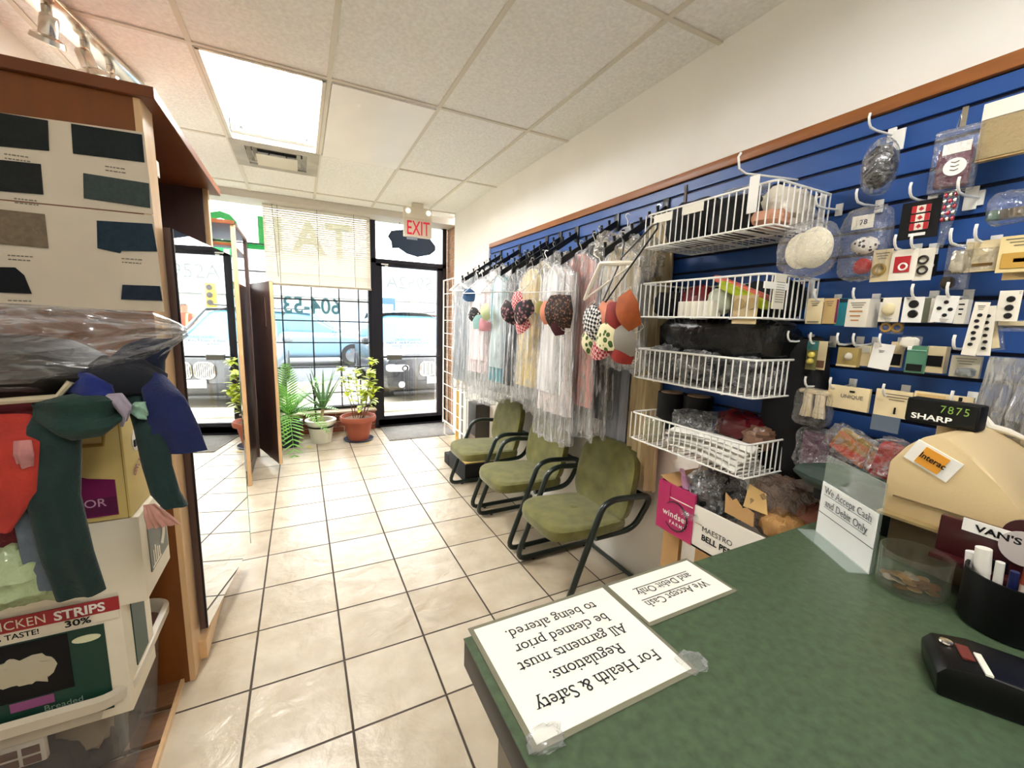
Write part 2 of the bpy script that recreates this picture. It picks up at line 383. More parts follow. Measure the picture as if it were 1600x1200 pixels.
g = G(); text(g, '5952A', (1.33, YW+.006, 1.86), RX, UZ, .235, m_let3, bold=.004, sx=1.0); obj('lettering', g, dr)
g = G()
for k, s in enumerate(('BUSINESS HOURS', 'Mon Tue Wed 9.30am - 6.30pm', 'Thu Fri 9.30am - 6.30pm', 'Sat 9.30am - 5.30pm')):
    text(g, s, (1.30, YW+.006, 1.17-.04*k), RX, UZ, .042, mat('dark_vinyl', '3a4250', .6), sx=1.05)
obj('lettering', g, dr)
# security grille behind the panes
m_blk = mat('black_metal', '0b0c0c', .4)
g = G()
for x in (-.80, -.5, -.185, .131, .437, .663, .79): g.box((x, 5.645, 1.3), (.015, .012, 1.96), m_blk)
for z in (.335, .52, .845, 1.148, 1.41, 1.66, 1.95, 2.25): g.box((-.005, 5.638, z), (1.62, .012, .014), m_blk)
tag(obj('security_grille', g), 'black steel bar grille inside the shop window beside the door', 'grille')
# venetian blind
m_slat = mat('cream_blind_slat', 'f6f0e4', .5)
_n = m_slat.node_tree; _b = _n.nodes['Principled BSDF']; _t = _n.nodes.new('ShaderNodeBsdfTranslucent'); _t.inputs[0].default_value = lin('f6f0e2'); _x = _n.nodes.new('ShaderNodeMixShader'); _x.inputs[0].default_value = .28
_n.links.new(_b.outputs[0], _x.inputs[1]); _n.links.new(_t.outputs[0], _x.inputs[2]); _n.links.new(_x.outputs[0], _n.nodes['Material Output'].inputs[0])
bl = thing('venetian_blind', 'cream venetian blind half lowered over the shop window, letters glowing through', 'blind', (.24, 5.56, 1.8))
g = G()
for k in range(36): g.box((0, 0, .035+k*.0238), (1.13, .026, .0012), m_slat, Matrix.Rotation(math.radians(62), 4, 'X'))
obj('slats', g, bl)
g = G(); g.box((0, 0, .015), (1.14, .03, .022), mat('taupe_rail', 'b5aa98', .5)); obj('bottom_rail', g, bl)
g = G(); g.box((0, 0, .905), (1.15, .04, .04), m_white); obj('headrail', g, bl)
g = G()
for x in (-.42, -.02, .38): g.tube([(x, -.018, .9), (x, -.018, .03)], .0025, mat('cord', '6f6a60', .8), 6)
obj('ladder_cord', g, bl)
g = G(); g.tube([(-.47, -.03, .88), (-.44, -.03, .1)], .004, mat('wand', '9b9484', .4), 6); obj('wand', g, bl)

# ---------------------------------------------------------------- ceiling fixtures
m_tube = mat('lit_fluorescent_tube', 'f8f8fa', .5, emit=30)
m_fill = mat('added_fill_tube', 'f8f8fa', .5, emit=14)
m_refl = mat('fixture_grey_enamel', 'a9a59a', .4)
def fixture(label, x0, x1, y0, y1, lit=None):
    t = thing('fluorescent_light', label, 'light', ((x0+x1)/2, (y0+y1)/2, CZ)); w, l = x1-x0-.03, y1-y0-.03
    g = G()
    for s in (-1, 1):
        g.box((s*w/2, 0, .055), (.012, l, .12), m_refl); g.box((0, s*l/2, .055), (w, .012, .12), m_refl); g.box((s*(w/2-.008), 0, -.004), (.02, l, .008), m_tbar); g.box((0, s*(l/2-.008), -.004), (w, .02, .008), m_tbar)
    g.box((0, 0, .12), (w, l, .01), m_refl); obj('housing', g, t)
    g = G(); g.tube([(0, -l/2+.05, .085), (0, l/2-.05, .085)], .028, mat('ballast_grey', 'b9b3a6', .4), 12); obj('ballast_cover', g, t)
    for x in (-.17, -.085, .085, .17):
        g = G(); g.tube([(x, -l/2+.05, .06), (x, l/2-.05, .06)], .016, lit or m_tube, 12); obj('tube', g, t)
    for s in (-1, 1):
        g = G(); g.box((0, s*(l/2-.035), .07), (w-.03, .05, .07), m_refl)
        for x in (-.21, -.128, .128, .21): g.box((x, s*(l/2-.062), .06), (.02, .004, .02), m_blk)
        obj('end_bracket', g, t)
    return t
fixture('open fluorescent ceiling light with glowing tubes above the tiled floor', -.418, .192, 2.665, 3.875)
fixture('added unseen ceiling light behind the viewpoint, brightening the counter side', XC[3], XC[4], -.965, .245, m_fill)  # lamp added out of view to brighten the counter and right wall
g = G(); g.box((0, 0, 0), (.575, 1.175, .012), mat('sagging_acrylic', 'f8f4ea', .35, var=.03, vs=4))
tag(obj('light_diffuser', g), 'flat cream diffuser panel in the ceiling right of the lit tubes', 'ceiling panel', loc=(.497, 3.27, CZ-.006))
vt = thing('ceiling_vent', 'dusty square ceiling air vent beyond the fluorescent light', 'vent', (-.113, 4.18, CZ))
m_vg = mat('dusty_vent_paint', 'b9b4a4', .6, var=.25, vs=6)
g = G()
for s in (-1, 1): g.box((s*.26, 0, 0), (.09, .6, .012), m_vg); g.box((0, s*.26, 0), (.43, .09, .012), m_vg)
obj('frame', g, vt)
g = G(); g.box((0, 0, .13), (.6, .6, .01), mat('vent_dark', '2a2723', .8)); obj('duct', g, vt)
g = G()
for k, (w, z) in enumerate(((.40, .03), (.31, .015))):
    for s in (-1, 1): g.box((s*w/2, 0, z), (.035, w, .004), m_vg, Matrix.Rotation(s*.6, 4, 'Y')); g.box((0, s*w/2, z), (w, .035, .004), m_vg, Matrix.Rotation(-s*.6, 4, 'X'))
obj('louvre', g, vt)
g = G(); g.box((0, -.03, -.035), (.29, .2, .006), mat('vent_deflector', 'd8d2bd', .5), Matrix.Rotation(-.12, 4, 'X'))
for s in (-1, 1): g.tube([(s*.09, .05, -.02), (s*.05, .12, .1)], .004, m_blk, 6)
obj('deflector_plate', g, vt)
# exit sign
m_red = mat('lit_exit_red', 'b5152c', .4, emit=.18)
ex = thing('exit_sign', 'illuminated red EXIT sign hanging from the ceiling before the door', 'sign', (1.228, 4.9, 2.385))
m_exb = mat('exit_housing', 'd6cdb8', .5)
g = G(); g.box((0, 0, .10), (.315, .06, .2), m_exb, bev=.006); g.box((0, 0, .26), (.315, .05, .12), m_exb, bev=.006); obj('housing', g, ex)
g = G(); text(g, 'EXIT', (0, -.0315, .022), (1, 0, 0), (0, 0, 1), .215, m_red, bold=.008, sx=.60); obj('lettering', g, ex)
g = G(); g.box((0, 0, .34), (.12, .06, .045), m_exb); obj('ceiling_mount', g, ex)
for s in (-1, 1):
    g = G(); g.lathe([(0, .0), (.026, 0), (.03, .02), (.02, .035), (0, .035)], mat('lamp_lens', 'fbf8ee', .2, emit=.15), n=16, M=Matrix.Rotation(PI/2, 4, 'X')); o = obj('emergency_lamp', g, ex); o.location = (s*.115, -.025, .27)
g = G(); g.box((-.07, -.031, -.02), (.12, .004, .03), mat('grey_sticker', '8d93a0', .5)); obj('sticker', g, ex)
# dark sign behind the transom
m_navy = mat('dark_blue_board', '22354d', .5)
bp = thing('hanging_board', 'dark blue rounded board hanging behind the exit sign above the door', 'sign', (1.33, 5.62, 2.435))
g = G(); pts = [(-.29, .06), (-.25, .13), (-.1, .16), (.1, .12), (.24, .08), (.31, .0), (.31, -.06), (.24, -.12), (.08, -.16), (-.06, -.13), (-.16, -.07), (-.24, -.08), (-.25, 0)]
g.prism([(x*1.02, z) for x, z in pts], (0, 0, 0), (1, 0, 0), (0, 0, 1), (0, .03, 0), m_navy); obj('board', g, bp)
g = G()
for s in (-1, 1): g.tube([(s*.15, .015, .08), (s*.15, .015, .25)], .004, m_blk, 6)
obj('hanger_wire', g, bp)
# track spotlights
tk = thing('spot_track', 'chrome ceiling spotlight bar with swivel heads above the wood cabinet', 'light', (-.85, 2.86, CZ-.008), -.16)
m_chr = mat('brushed_chrome', 'dcd6ca', .18, metal=1)
g = G(); g.box((0, 0, -.008), (.13, .78, .022), m_chr, bev=.006); obj('base_plate', g, tk)
for k, y in enumerate((-.24, .0, .2)):
    g = G(); g.tube([(0, y, -.02), (0, y, -.075)], .017, m_chr, 12); h = obj('swivel', g, tk)
    g = G(); M = Matrix.Rotation((.35, -.2, .3)[k], 4, 'Y') @ Matrix.Rotation(.3, 4, 'X')
    g.lathe([(0, .045), (.024, .044), (.03, .035), (.031, -.03), (.052, -.04), (.056, -.06), (.05, -.062), (.03, -.045), (0, -.04)], m_chr, (0, y, -.095), 20, M); obj('lamp_head', g, tk)
# ---------------------------------------------------------------- fitting cabinets and mirrors, left side
m_wood = mat('orange_brown_veneer', '773f0a', .45, var=.14, vs=5, stretch=(6, 6, .7), bump=.05, bs=40)
m_wlite = mat('light_maple_edge', 'e0b988', .4, var=.1, vs=5, stretch=(6, 6, .7))
m_wdark = mat('dark_brown_laminate', '56403a', .4, var=.15, vs=4, stretch=(6, 6, .6))
m_wcap = mat('reddish_wood_cap', '703a18', .4, var=.15, vs=5)
m_mir = mat('mirror_silver', 'eef2f0', .015, metal=1)
m_mired = mat('green_glass_edge', '4f8f7c', .1, spec=.8)
ca = thing('wooden_cabinet', 'tall orange wood cabinet whose end panel carries fabric swatches, left foreground', 'cabinet', (-.78, 2.45, 0))
def cpart(name, m, *bx, p=ca, off=None):
    g = G(); o = V(off or p.location)
    for c, d in bx: g.box(V(c)-o, d, m, bev=.002, seg=1)
    return obj(name, g, p)
cpart('end_panel', m_wood, ((-.80, 1.92, 1.09), (.68, .036, 2.18)))
cpart('front_stile', m_wlite, ((-.455, 1.965, 1.09), (.026, .125, 2.18)))
cpart('top_board', m_wcap, ((-.775, 2.53, 2.197), (.75, 1.30, .036)))
cpart('far_panel', m_wdark, ((-.80, 3.06, 1.09), (.66, .03, 2.18)))
cpart('far_stile', m_wlite, ((-.455, 3.06, 1.09), (.026, .04, 2.18)))
cpart('back_panel', m_wdark, ((-1.12, 2.49, 1.09), (.012, 1.1, 2.18)))
cpart('shelf', m_wdark, ((-.80, 2.49, .13), (.62, 1.08, .03)))
cpart('toe_kick', m_wlite, ((-.43, 2.52, .062), (.03, 1.06, .085)))
cpart('paper_tag', m_white, ((-.47, 2.12, 2.03), (.004, .12, .06)))
cb = thing('wooden_shelf_unit', 'dark wood open shelf unit by the window, behind the near mirror', 'shelf', (-.62, 4.5, 0))
cpart('near_stile', m_wlite, ((-.45, 4.10, 1.10), (.03, .045, 2.2)), p=cb)
cpart('far_stile', m_wdark, ((-.45, 4.93, 1.10), (.03, .05, 2.2)), p=cb)
cpart('top_board', m_wcap, ((-.62, 4.51, 2.185), (.37, .9, .03)), p=cb)
for z in (.12, 1.72, 2.02): cpart('shelf', m_wcap, ((-.62, 4.51, z), (.33, .84, .025)), p=cb)
cpart('lower_panel', m_wdark, ((-.465, 4.51, .86), (.012, .80, 1.70)), p=cb)
cpart('back_stile', m_wdark, ((-.79, 4.10, 1.1), (.03, .04, 2.2)), ((-.79, 4.93, 1.1), (.03, .04, 2.2)), p=cb)
cpart('green_band', mat('green_band_paint', '2aa45c', .5), ((-.62, 4.085, 1.945), (.30, .012, .085)), p=cb)  # green strip standing in for the foot of the window letter O
cpart('glare_patch', m_white, ((-.70, 4.077, 1.95), (.07, .006, .045)), ((-.50, 4.077, 1.95), (.04, .006, .055)), p=cb)  # white patches painted in for glare on the green strip
# mirror wings
def wing(label, hinge, ang, w, z0, z1, back, flip):
    t = thing('mirror_wing', label, 'mirror', (hinge[0], hinge[1], z0), -ang if not flip else ang, 'fitting mirror wings')
    s = -1 if flip else 1; h = z1-z0
    g = G(); g.box((-.018, s*w/2, h/2), (.022, w, h), back, bev=.002); obj('backing_board', g, t)
    g = G(); g.box((-.003, s*w/2, h/2), (.006, w-.012, h-.006), m_mir); obj('mirror_glass', g, t)
    g = G(); g.box((-.003, s*(w-.003), h/2), (.0075, .006, h-.004), m_mired); g.box((-.003, s*.004, h/2), (.0075, .006, h-.004), m_blk); obj('glass_edge', g, t)
    return t
w_a = wing('tall mirror beside the swatch panel reflecting the shop door and floor', (-.408, 2.0), math.radians(7.6), .715, .15, 1.79, m_wdark, False)
w_b = wing('dark wooden back of the swung open mirror wing next to the palm', (-.405, 4.9), math.radians(18.5), .64, .10, 1.765, m_wdark, True)
g = G(); g.box((-.018, -.645, .83), (.026, .012, 1.66), m_wlite); obj('edge_strip', g, w_b)
g = G(); g.box((-.031, -.43, 1.40), (.004, .11, .26), mat('brown_tape_strip', '6b564c', .3)); o = obj('hinge_plate', g, w_b)
# fabric swatch pages on the end panel
YP = 1.9015
m_page = mat('warm_white_page', 'd8cbb4', .8, var=.04, vs=9)
m_ink = mat('grey_print', '77705f', .8)
def quad_on_panel(px, y, t, m):
    g = G(); A = [onY(u, v, y) for u, v in px]; g.prism([(p.x, p.z) for p in A], (0, y, 0), (1, 0, 0), (0, 0, 1), (0, -t, 0), m); return g
def cap_lines(g, u, v, n=2, w=.05):
    c = onY(u, v, YP-.0035)
    for k in range(n):
        x = -w*.5
        while x < w*.5:
            q = rnd.uniform(.004, .011); g.box((c.x+x+q/2, c.y, c.z-k*.012), (q, .0006, .0035), m_ink); x += q+.0025
pg1 = tag(obj('swatch_page', quad_on_panel([(-60, 168), (225, 207), (240, 335), (-60, 305)], YP, .002, m_page)), 'upper page of dark fabric swatches pinned on the cabinet end', 'swatch page')
pg2 = tag(obj('swatch_page', quad_on_panel([(-60, 307), (240, 337), (257, 487), (-60, 477)], YP, .002, m_page)), 'lower page of fabric swatches pinned on the cabinet end', 'swatch page')
sw = [([(-30, 172), (75, 189), (77, 236), (-30, 226)], '171c1a', 'charcoal fabric swatch, top left of the upper page', pg1),
      ([(112, 194), (222, 211), (226, 254), (115, 240)], '16201f', 'charcoal fabric swatch, top right of the upper page', pg1),
      ([(-30, 247), (64, 257), (68, 304), (-30, 296)], '1d211f', 'near black fabric swatch, lower left of the upper page', pg1),
      ([(131, 271), (233, 287), (235, 325), (132, 310)], '3c4845', 'grey green fabric swatch, lower right of the upper page', pg1),
      ([(-30, 324), (70, 335), (76, 388), (-30, 378)], '7d6e57', 'tan fabric swatch on the lower page', pg2),
      ([(152, 345), (238, 350), (246, 393), (190, 392), (188, 396), (153, 388)], '1c3240', 'dark blue fabric swatch on the lower page', pg2),
      ([(-30, 417), (24, 418), (38, 430), (50, 459), (-30, 456)], '0a0f13', 'black curved fabric swatch, bottom left of the lower page', pg2),
      ([(192, 445), (250, 447), (254, 470), (190, 468)], '1d2b3c', 'small navy fabric swatch, bottom right of the lower page', pg2)]
for k, (px, c, lb, pg) in enumerate(sw):
    tag(obj('fabric_swatch', quad_on_panel(px, YP-.002, .005, mat('swatch_%s' % 'abcdefgh'[k], c, .9, var=.2, vs=90, bump=.3, bs=200))), lb, 'fabric swatch', 'fabric swatches on the cabinet end')
g = G(); cap_lines(g, 25, 243); cap_lines(g, 180, 262); cap_lines(g, 40, 312); obj('caption', g, pg1)
g = G(); cap_lines(g, 30, 400); cap_lines(g, 205, 405); cap_lines(g, 30, 470); obj('caption', g, pg2)

# wooden slat platform and the pile on it
m_plat = mat('worn_wood_slat', '7a5230', .6, var=.3, vs=6, stretch=(1, 8, 1))
pl = thing('slat_platform', 'low brown wooden slat platform under the clear tub, lower left', 'platform', (-.8, 1.45, 0))
for k in range(7):
    g = G(); g.box((0, -.5+.15*k, .012), (.62, .128, .018), m_plat, bev=.003); obj('slat', g, pl)
g = G(); g.box((.315, -.05, .011), (.012, 1.06, .022), m_wlite); obj('edge_strip', g, pl)
# clear tub
m_tub = film('clear_tub_plastic', .08, .35, .15, .5, bs=6, bump=.15)
tb = thing('plastic_tub', 'clear plastic storage tub with rolled rim on the slat platform', 'tub', (-.79, 1.66, .022))
def rrect(a, b, r, z, n=6):
    out = []
    for cx, cy, s in ((a-r, b-r, 0), (-a+r, b-r, 1), (-a+r, -b+r, 2), (a-r, -b+r, 3)):
        for k in range(n+1):
            t = PI/2*(s+k/n); out.append(V((cx+r*math.cos(t), cy+r*math.sin(t), z)))
    return out
def tub_shell(g, layers, m):
    R = [[g.bm.verts.new(p) for p in rrect(*l)] for l in layers]; i = g.mi(m)
    for A, B in zip(R, R[1:]):
        for j in range(len(A)): g.bm.faces.new((A[j], A[(j+1) % len(A)], B[(j+1) % len(B)], B[j])).material_index = i
    g.bm.faces.new(R[0][::-1]).material_index = i
g = G(); tub_shell(g, [(.25, .19, .06, .003), (.275, .215, .06, .33), (.282, .222, .06, .34)], m_tub); obj('tub_body', g, tb)
m_rim = mat('milky_plastic_rim', 'cfc4ae', .3)
g = G(); tub_shell(g, [(.284, .224, .06, .335), (.302, .24, .07, .345), (.304, .242, .07, .375), (.29, .23, .06, .385), (.281, .221, .06, .37), (.280, .220, .06, .336)], m_rim)
g.bm.faces.ensure_lookup_table(); [g.bm.faces.remove(f) for f in list(g.bm.faces) if len(f.verts) > 4]
obj('rim', g, tb)
for k, (c, d, cl, nm, lb) in enumerate([((-.80, 1.66, .155), (.50, .38, .25), '0c0d0a', 'dark_bundle', 'black fabric bundle inside the clear tub'),
        ((-.64, 1.555, .22), (.12, .08, .16), '8b7d63', 'beige_cloth', 'beige cloth bit inside the clear tub, right')]):
    g = G(); g.blob((0, 0, 0), d, mat(nm, cl, .7), k+3, .25, 3, 24); tag(obj('cloth_bundle', g), lb, 'fabric', loc=c)
tc_ = thing('tin_box', 'small white tin with four dark pictures inside the tub front', 'tin', (-.735, 1.468, .272))
g = G(); g.box((0, 0, 0), (.10, .02, .075), mat('white_tin', 'd9d3c2', .35), bev=.005); obj('tin_body', g, tc_)
g = G()
for a in (-1, 1):
    for b in (-1, 1): g.box((a*.022, -.011, b*.015-.005), (.035, .003, .022), mat('brown_picture', '5d3a2a', .5))
obj('picture', g, tc_)
# boxes
m_card = mat('white_cardboard', 'e6dcc4', .7, var=.05, vs=10); m_brown = mat('brown_cardboard', 'c49a63', .8, var=.08, vs=10)
m_gbox = mat('dark_green_print', '123a2c', .45); m_rbox = mat('red_print', 'a01d24', .45); m_black = mat('flat_black', '080808', .6, spec=.3)
BY = 1.445
ch = thing('food_carton', 'green and red chicken strips carton standing in the tub', 'carton', (-.76, BY+.115, .315))
g = G(); g.box((0, 0, .195), (.54, .22, .39), m_card, bev=.003); obj('carton_body', g, ch)
g = G(); yf = -.1115
g.box((-.02, yf, .165), (.50, .003, .27), m_gbox); g.box((.2715, .0, .22), (.003, .10, .24), m_gbox); obj('green_panel', g, ch)
g = G(); g.box((.0, yf-.0015, .355), (.536, .003, .04), m_rbox); obj('red_band', g, ch)
g = G(); text(g, 'CHICKEN', (.055, yf-.003, .343), (1, 0, 0), (0, 0, 1), .036, m_card, sx=.85); text(g, 'STRIPS', (.187, yf-.003, .342), (1, 0, 0), (0, 0, 1), .036, m_white, bold=.03, sx=1.0)
obj('lettering', g, ch)
g = G(); text(g, '30%', (.18, yf-.003, .315), (1, 0, 0), (0, 0, 1), .026, m_black, bold=.025, sx=1.25); obj('percent_lettering', g, ch)
g = G(); g.box((0.0, yf-.0008, .323), (.53, .003, .026), m_card); text(g, '% TASTE!', (.062, yf-.0028, .315), (1, 0, 0), (0, 0, 1), .021, m_black, bold=.02); obj('claim_strip', g, ch)
g = G(); g.box((.03, yf-.0015, .215), (.25, .003, .165), m_black); obj('picture_panel', g, ch)
g = G(); g.blob((.06, yf-.003, .215), (.12, .006, .075), mat('pale_meat', 'b9b096', .6), 2, .5, 2, 20); obj('food_picture', g, ch)
g = G(); g.lathe([(0, .002), (.03, .0), (.03, -.002), (0, -.002)], mat('cream_badge', 'd6d6b0', .5), (.192, yf-.003, .268), 20, Matrix.Rotation(PI/2, 4, 'X') @ Matrix.Scale(.36, 4, (0, 1, 0))); obj('badge', g, ch)
g = G(); g.box((.07, yf-.0015, .115), (.085, .003, .026), mat('mauve_strip', '8c4a78', .5)); text(g, 'Breaded', (.13, yf-.003, .082), (1, 0, 0), (0, 0, 1), .024, mat('pale_green_print', '9db39a', .6)); obj('lower_print', g, ch)
wb = thing('white_carton', 'white cardboard carton with grey printed side, under the yellow grape box', 'carton', (-.60, BY+.125, .655))
g = G(); g.box((0, 0, .13), (.34, .24, .26), m_card, bev=.004); obj('carton_body', g, wb)
g = G(); g.box((.1715, .015, .135), (.003, .17, .15), mat('grey_print_panel', '77776e', .6))
for k, (h, z) in enumerate(((.045, .095), (.05, .10), (.04, .092), (.03, .088))): g.box((.1735, -.045+.018*k, z), (.0015, .007, h), m_card)
g.box((.1735, -.02, .068), (.0015, .08, .005), m_card); g.tube([(.174, .03+.03*math.sin(q*.5), .10+.012*q) for q in range(8)], .005, m_card, 5); obj('print_panel', g, wb)
m_ybox = mat('pale_yellow_print', 'd9c277', .55); m_pur = mat('purple_print', '7c1550', .55); m_gold = mat('gold_line', '9a7b2e', .5)
gb = thing('fruit_carton', 'yellow and purple organic grape carton draped with dark clothes', 'carton', (-.553, BY+.12, .918))
g = G(); g.box((0, 0, .14), (.22, .24, .28), m_ybox, bev=.004); obj('carton_body', g, gb)
g = G(); yy = -.1215
g.prism([(-.1, -.005), (.085, -.005), (.085, .095), (.03, .105), (0, .12), (-.02, .14), (-.04, .135), (-.05, .155), (-.075, .15), (-.1, .16)], (0, yy, .02), (1, 0, 0), (0, 0, 1), (0, -.002, 0), m_pur)
g.prism([(-.1, .0), (.085, .0), (.085, .05), (.0, .045), (-.05, .02), (-.1, .03)], (0, yy-.002, .02), (1, 0, 0), (0, 0, 1), (0, -.001, 0), mat('plum_print', '5c1140', .55)); obj('purple_picture', g, gb)
g = G(); text(g, 'FLAVOR', (.005, yy-.004, .045), (1, 0, 0), (0, 0, 1), .032, mat('rose_print', 'd3a7bb', .6), bold=.005)
obj('lettering', g, gb); g = G(); text(g, 'GROWN', (.112, -.02, .125), (0, 1, .45), (0, -.45, 1), .03, m_pur, bold=.01); obj('side_lettering', g, gb)
g = G(); g.tube([(-.09, yy, .235), (-.06, yy-.001, .215), (.07, yy-.001, .215), (.075, yy, .26)], .005, m_gold, 6); g.tube([(.104, yy+.005, 0), (.104, yy+.005, .27)], .004, m_gold, 6); obj('gold_line', g, gb)
g = G(); g.lathe([(0, .002), (.032, 0), (.032, -.002), (0, -.002)], m_white, (.1115, -.03, .20), 20, Matrix.Rotation(PI/2, 4, 'Y')); g.box((.1135, -.03, .193), (.002, .045, .02), m_black); obj('organic_badge', g, gb)
# clothes draped over the pile
def cloth(name, label, pts, w, d, col, axis=(1, 0, 0), amp=.004, k=3, seed=0, cat='clothing', **kw):
    g = G(); o = V(pts[0]); g.ribbon([V(p)-o for p in pts], w, d, mat(name, col, .9, var=.2, vs=25, bump=.25, bs=120, sheen=.1), axis, amp, k, seed, **kw)
    return tag(obj('draped_cloth', g), label, cat, 'clothes draped over the left pile', loc=o)
cloth('dark_green_knit', 'long dark green cloth hanging down beside the grape carton', [(-.51, 1.37, 1.27), (-.522, 1.305, 1.20), (-.53, 1.295, 1.05), (-.522, 1.30, .90), (-.512, 1.31, .79)], [.045, .05, .045, .045, .045], [.02, .03, .028, .025, .015], '0f2a26', seed=1)
cloth('blue_grey_felt', 'blue grey cloth strip hanging left of the long green cloth', [(-.565, 1.36, 1.10), (-.575, 1.315, 1.02), (-.57, 1.315, .92), (-.565, 1.315, .82)], [.03, .035, .038, .036], [.01, .014, .012, .01], '5b6670', seed=2)
cloth('coral_felt', 'bright red felt cloth hanging at the left picture edge', [(-.62, 1.34, 1.24), (-.60, 1.285, 1.19), (-.605, 1.28, 1.08), (-.63, 1.285, .99)], [.06, .07, .06, .03], [.015, .02, .018, .008], 'b03022', seed=3)
cloth('dark_red_cloth', 'dark red cloth bundle behind the bright red felt', [(-.60, 1.40, 1.28), (-.59, 1.345, 1.2), (-.59, 1.345, 1.05), (-.60, 1.36, .90)], [.09, .10, .085, .06], [.03, .035, .03, .02], '5e0f17', seed=4)
cloth('pink_trim', 'small dusty pink cloth peeping between red and green cloths', [(-.556, 1.27, 1.20), (-.554, 1.262, 1.17), (-.556, 1.268, 1.14)], [.014, .017, .013], [.006, .008, .005], 'bb7c78', seed=5)
cloth('bottle_green_sock', 'dark green trouser leg folded over the grape carton right side', [(-.375, 1.36, 1.27), (-.345, 1.31, 1.2), (-.338, 1.30, 1.1), (-.328, 1.30, 1.03), (-.308, 1.295, .99)], [.03, .034, .03, .03, .026], [.02, .022, .02, .022, .02], '0e2b28', seed=6)
cloth('navy_cloth', 'navy blue skirt hanging at the right edge of the pile', [(-.35, 1.37, 1.32), (-.315, 1.32, 1.27), (-.298, 1.305, 1.19), (-.29, 1.305, 1.13)], [.03, .042, .052, .056], [.02, .028, .024, .012], '0d1c4f', seed=7)
cloth('black_cloth', 'black shirt lying along the top of the pile right side', [(-.50, 1.40, 1.32), (-.44, 1.36, 1.32), (-.37, 1.36, 1.325), (-.33, 1.38, 1.29)], [.03, .05, .05, .04], [.03, .035, .03, .02], '10141d', axis=(0, .6, .8), seed=8)
cloth('deep_green_wad', 'crumpled dark green wad of cloth above the grape carton', [(-.54, 1.34, 1.25), (-.48, 1.30, 1.24), (-.43, 1.30, 1.24), (-.40, 1.32, 1.25)], [.03, .055, .05, .03], [.03, .04, .038, .02], '0f3229', axis=(0, .3, .95), amp=.015, seed=9)
cloth('pink_sock', 'dusty pink cloth hanging below the green trouser leg', [(-.365, 1.31, 1.0), (-.352, 1.302, .975), (-.338, 1.302, .94)], [.012, .024, .036], [.008, .012, .008], 'c99484', seed=10, k=9)
cloth('grey_lilac_cloth', 'pale lilac grey cloth curl among the dark clothes', [(-.42, 1.30, 1.28), (-.395, 1.285, 1.28), (-.38, 1.285, 1.25), (-.39, 1.29, 1.22)], [.014, .018, .018, .012], [.008, .01, .01, .006], '9d93a0', axis=(.6, 0, .8), seed=11)
cloth('mint_cloth', 'mint green cloth corner among the dark clothes', [(-.372, 1.30, 1.255), (-.352, 1.285, 1.25), (-.345, 1.29, 1.235)], [.015, .022, .01], [.006, .008, .004], '8fb59c', axis=(.3, 0, .9), seed=12)
cloth('navy_jacket', 'dark navy jacket standing up behind the black shirt', [(-.40, 1.44, 1.30), (-.385, 1.40, 1.36), (-.355, 1.395, 1.40), (-.33, 1.40, 1.415)], [.06, .06, .05, .04], [.03, .03, .02, .012], '0c1730', seed=13)
cloth('blue_fold', 'royal blue cloth fold under the bagged garments', [(-.50, 1.36, 1.315), (-.45, 1.315, 1.30), (-.41, 1.31, 1.29)], [.03, .04, .02], [.014, .018, .008], '12246a', axis=(0, .4, .9), seed=14)
gp = thing('produce_bag', 'pale green crinkled plastic bag at the lower left picture edge', 'bag', (-.635, 1.36, .855))
g = G(); g.blob((0, 0, 0), (.19, .12, .16), mat('pale_green_plastic', 'a9b98a', .2, spec=.8, bump=.7, bs=30), 4, .3, 3, 28); obj('bag_body', g, gp)
# bagged grey garments on top
bg_ = thing('bagged_garment', 'folded dark garments in a clear plastic bag on top of the left pile', 'bagged clothes', (-.62, 1.44, 1.36))
g = G(); g.ribbon([(-.36, 0, -.01), (-.1, -.02, -.01), (.10, -.04, -.015), (.17, -.05, -.025)], [.08, .085, .07, .04], [.11, .11, .09, .05], mat('dark_olive_grey_wool', '1b1a13', .6, var=.25, vs=10, stretch=(1, 4, 4), bump=.2, bs=20), (0, 0, 1), .012, 5, 3); obj('dark_garment', g, bg_)
m_bag = film('clear_garment_bag', .02, .4, .08, .7, bs=9, bump=.9, stretch=(.5, 1.5, 1.5), gloss=1.5, crease=.28)
g = G(); g.ribbon([(-.38, 0, .01), (-.1, -.03, .03), (.08, -.05, .03), (.19, -.05, .045), (.285, -.05, .065), (.335, -.05, .075), (.35, -.05, .075)], [.09, .11, .105, .085, .06, .025, .012], [.13, .13, .11, .06, .03, .012, .006], m_bag, (0, 0, 1), .012, 8, 5, sub=6); obj('plastic_bag', g, bg_)
g = G(); g.tube([(-.36, -.115, -.085), (-.1, -.135, -.083), (.11, -.125, -.075), (.135, -.12, -.04)], .008, mat('shiny_beige_seam', 'b7a98c', .2, spec=.8), 8); obj('bag_seam', g, bg_)
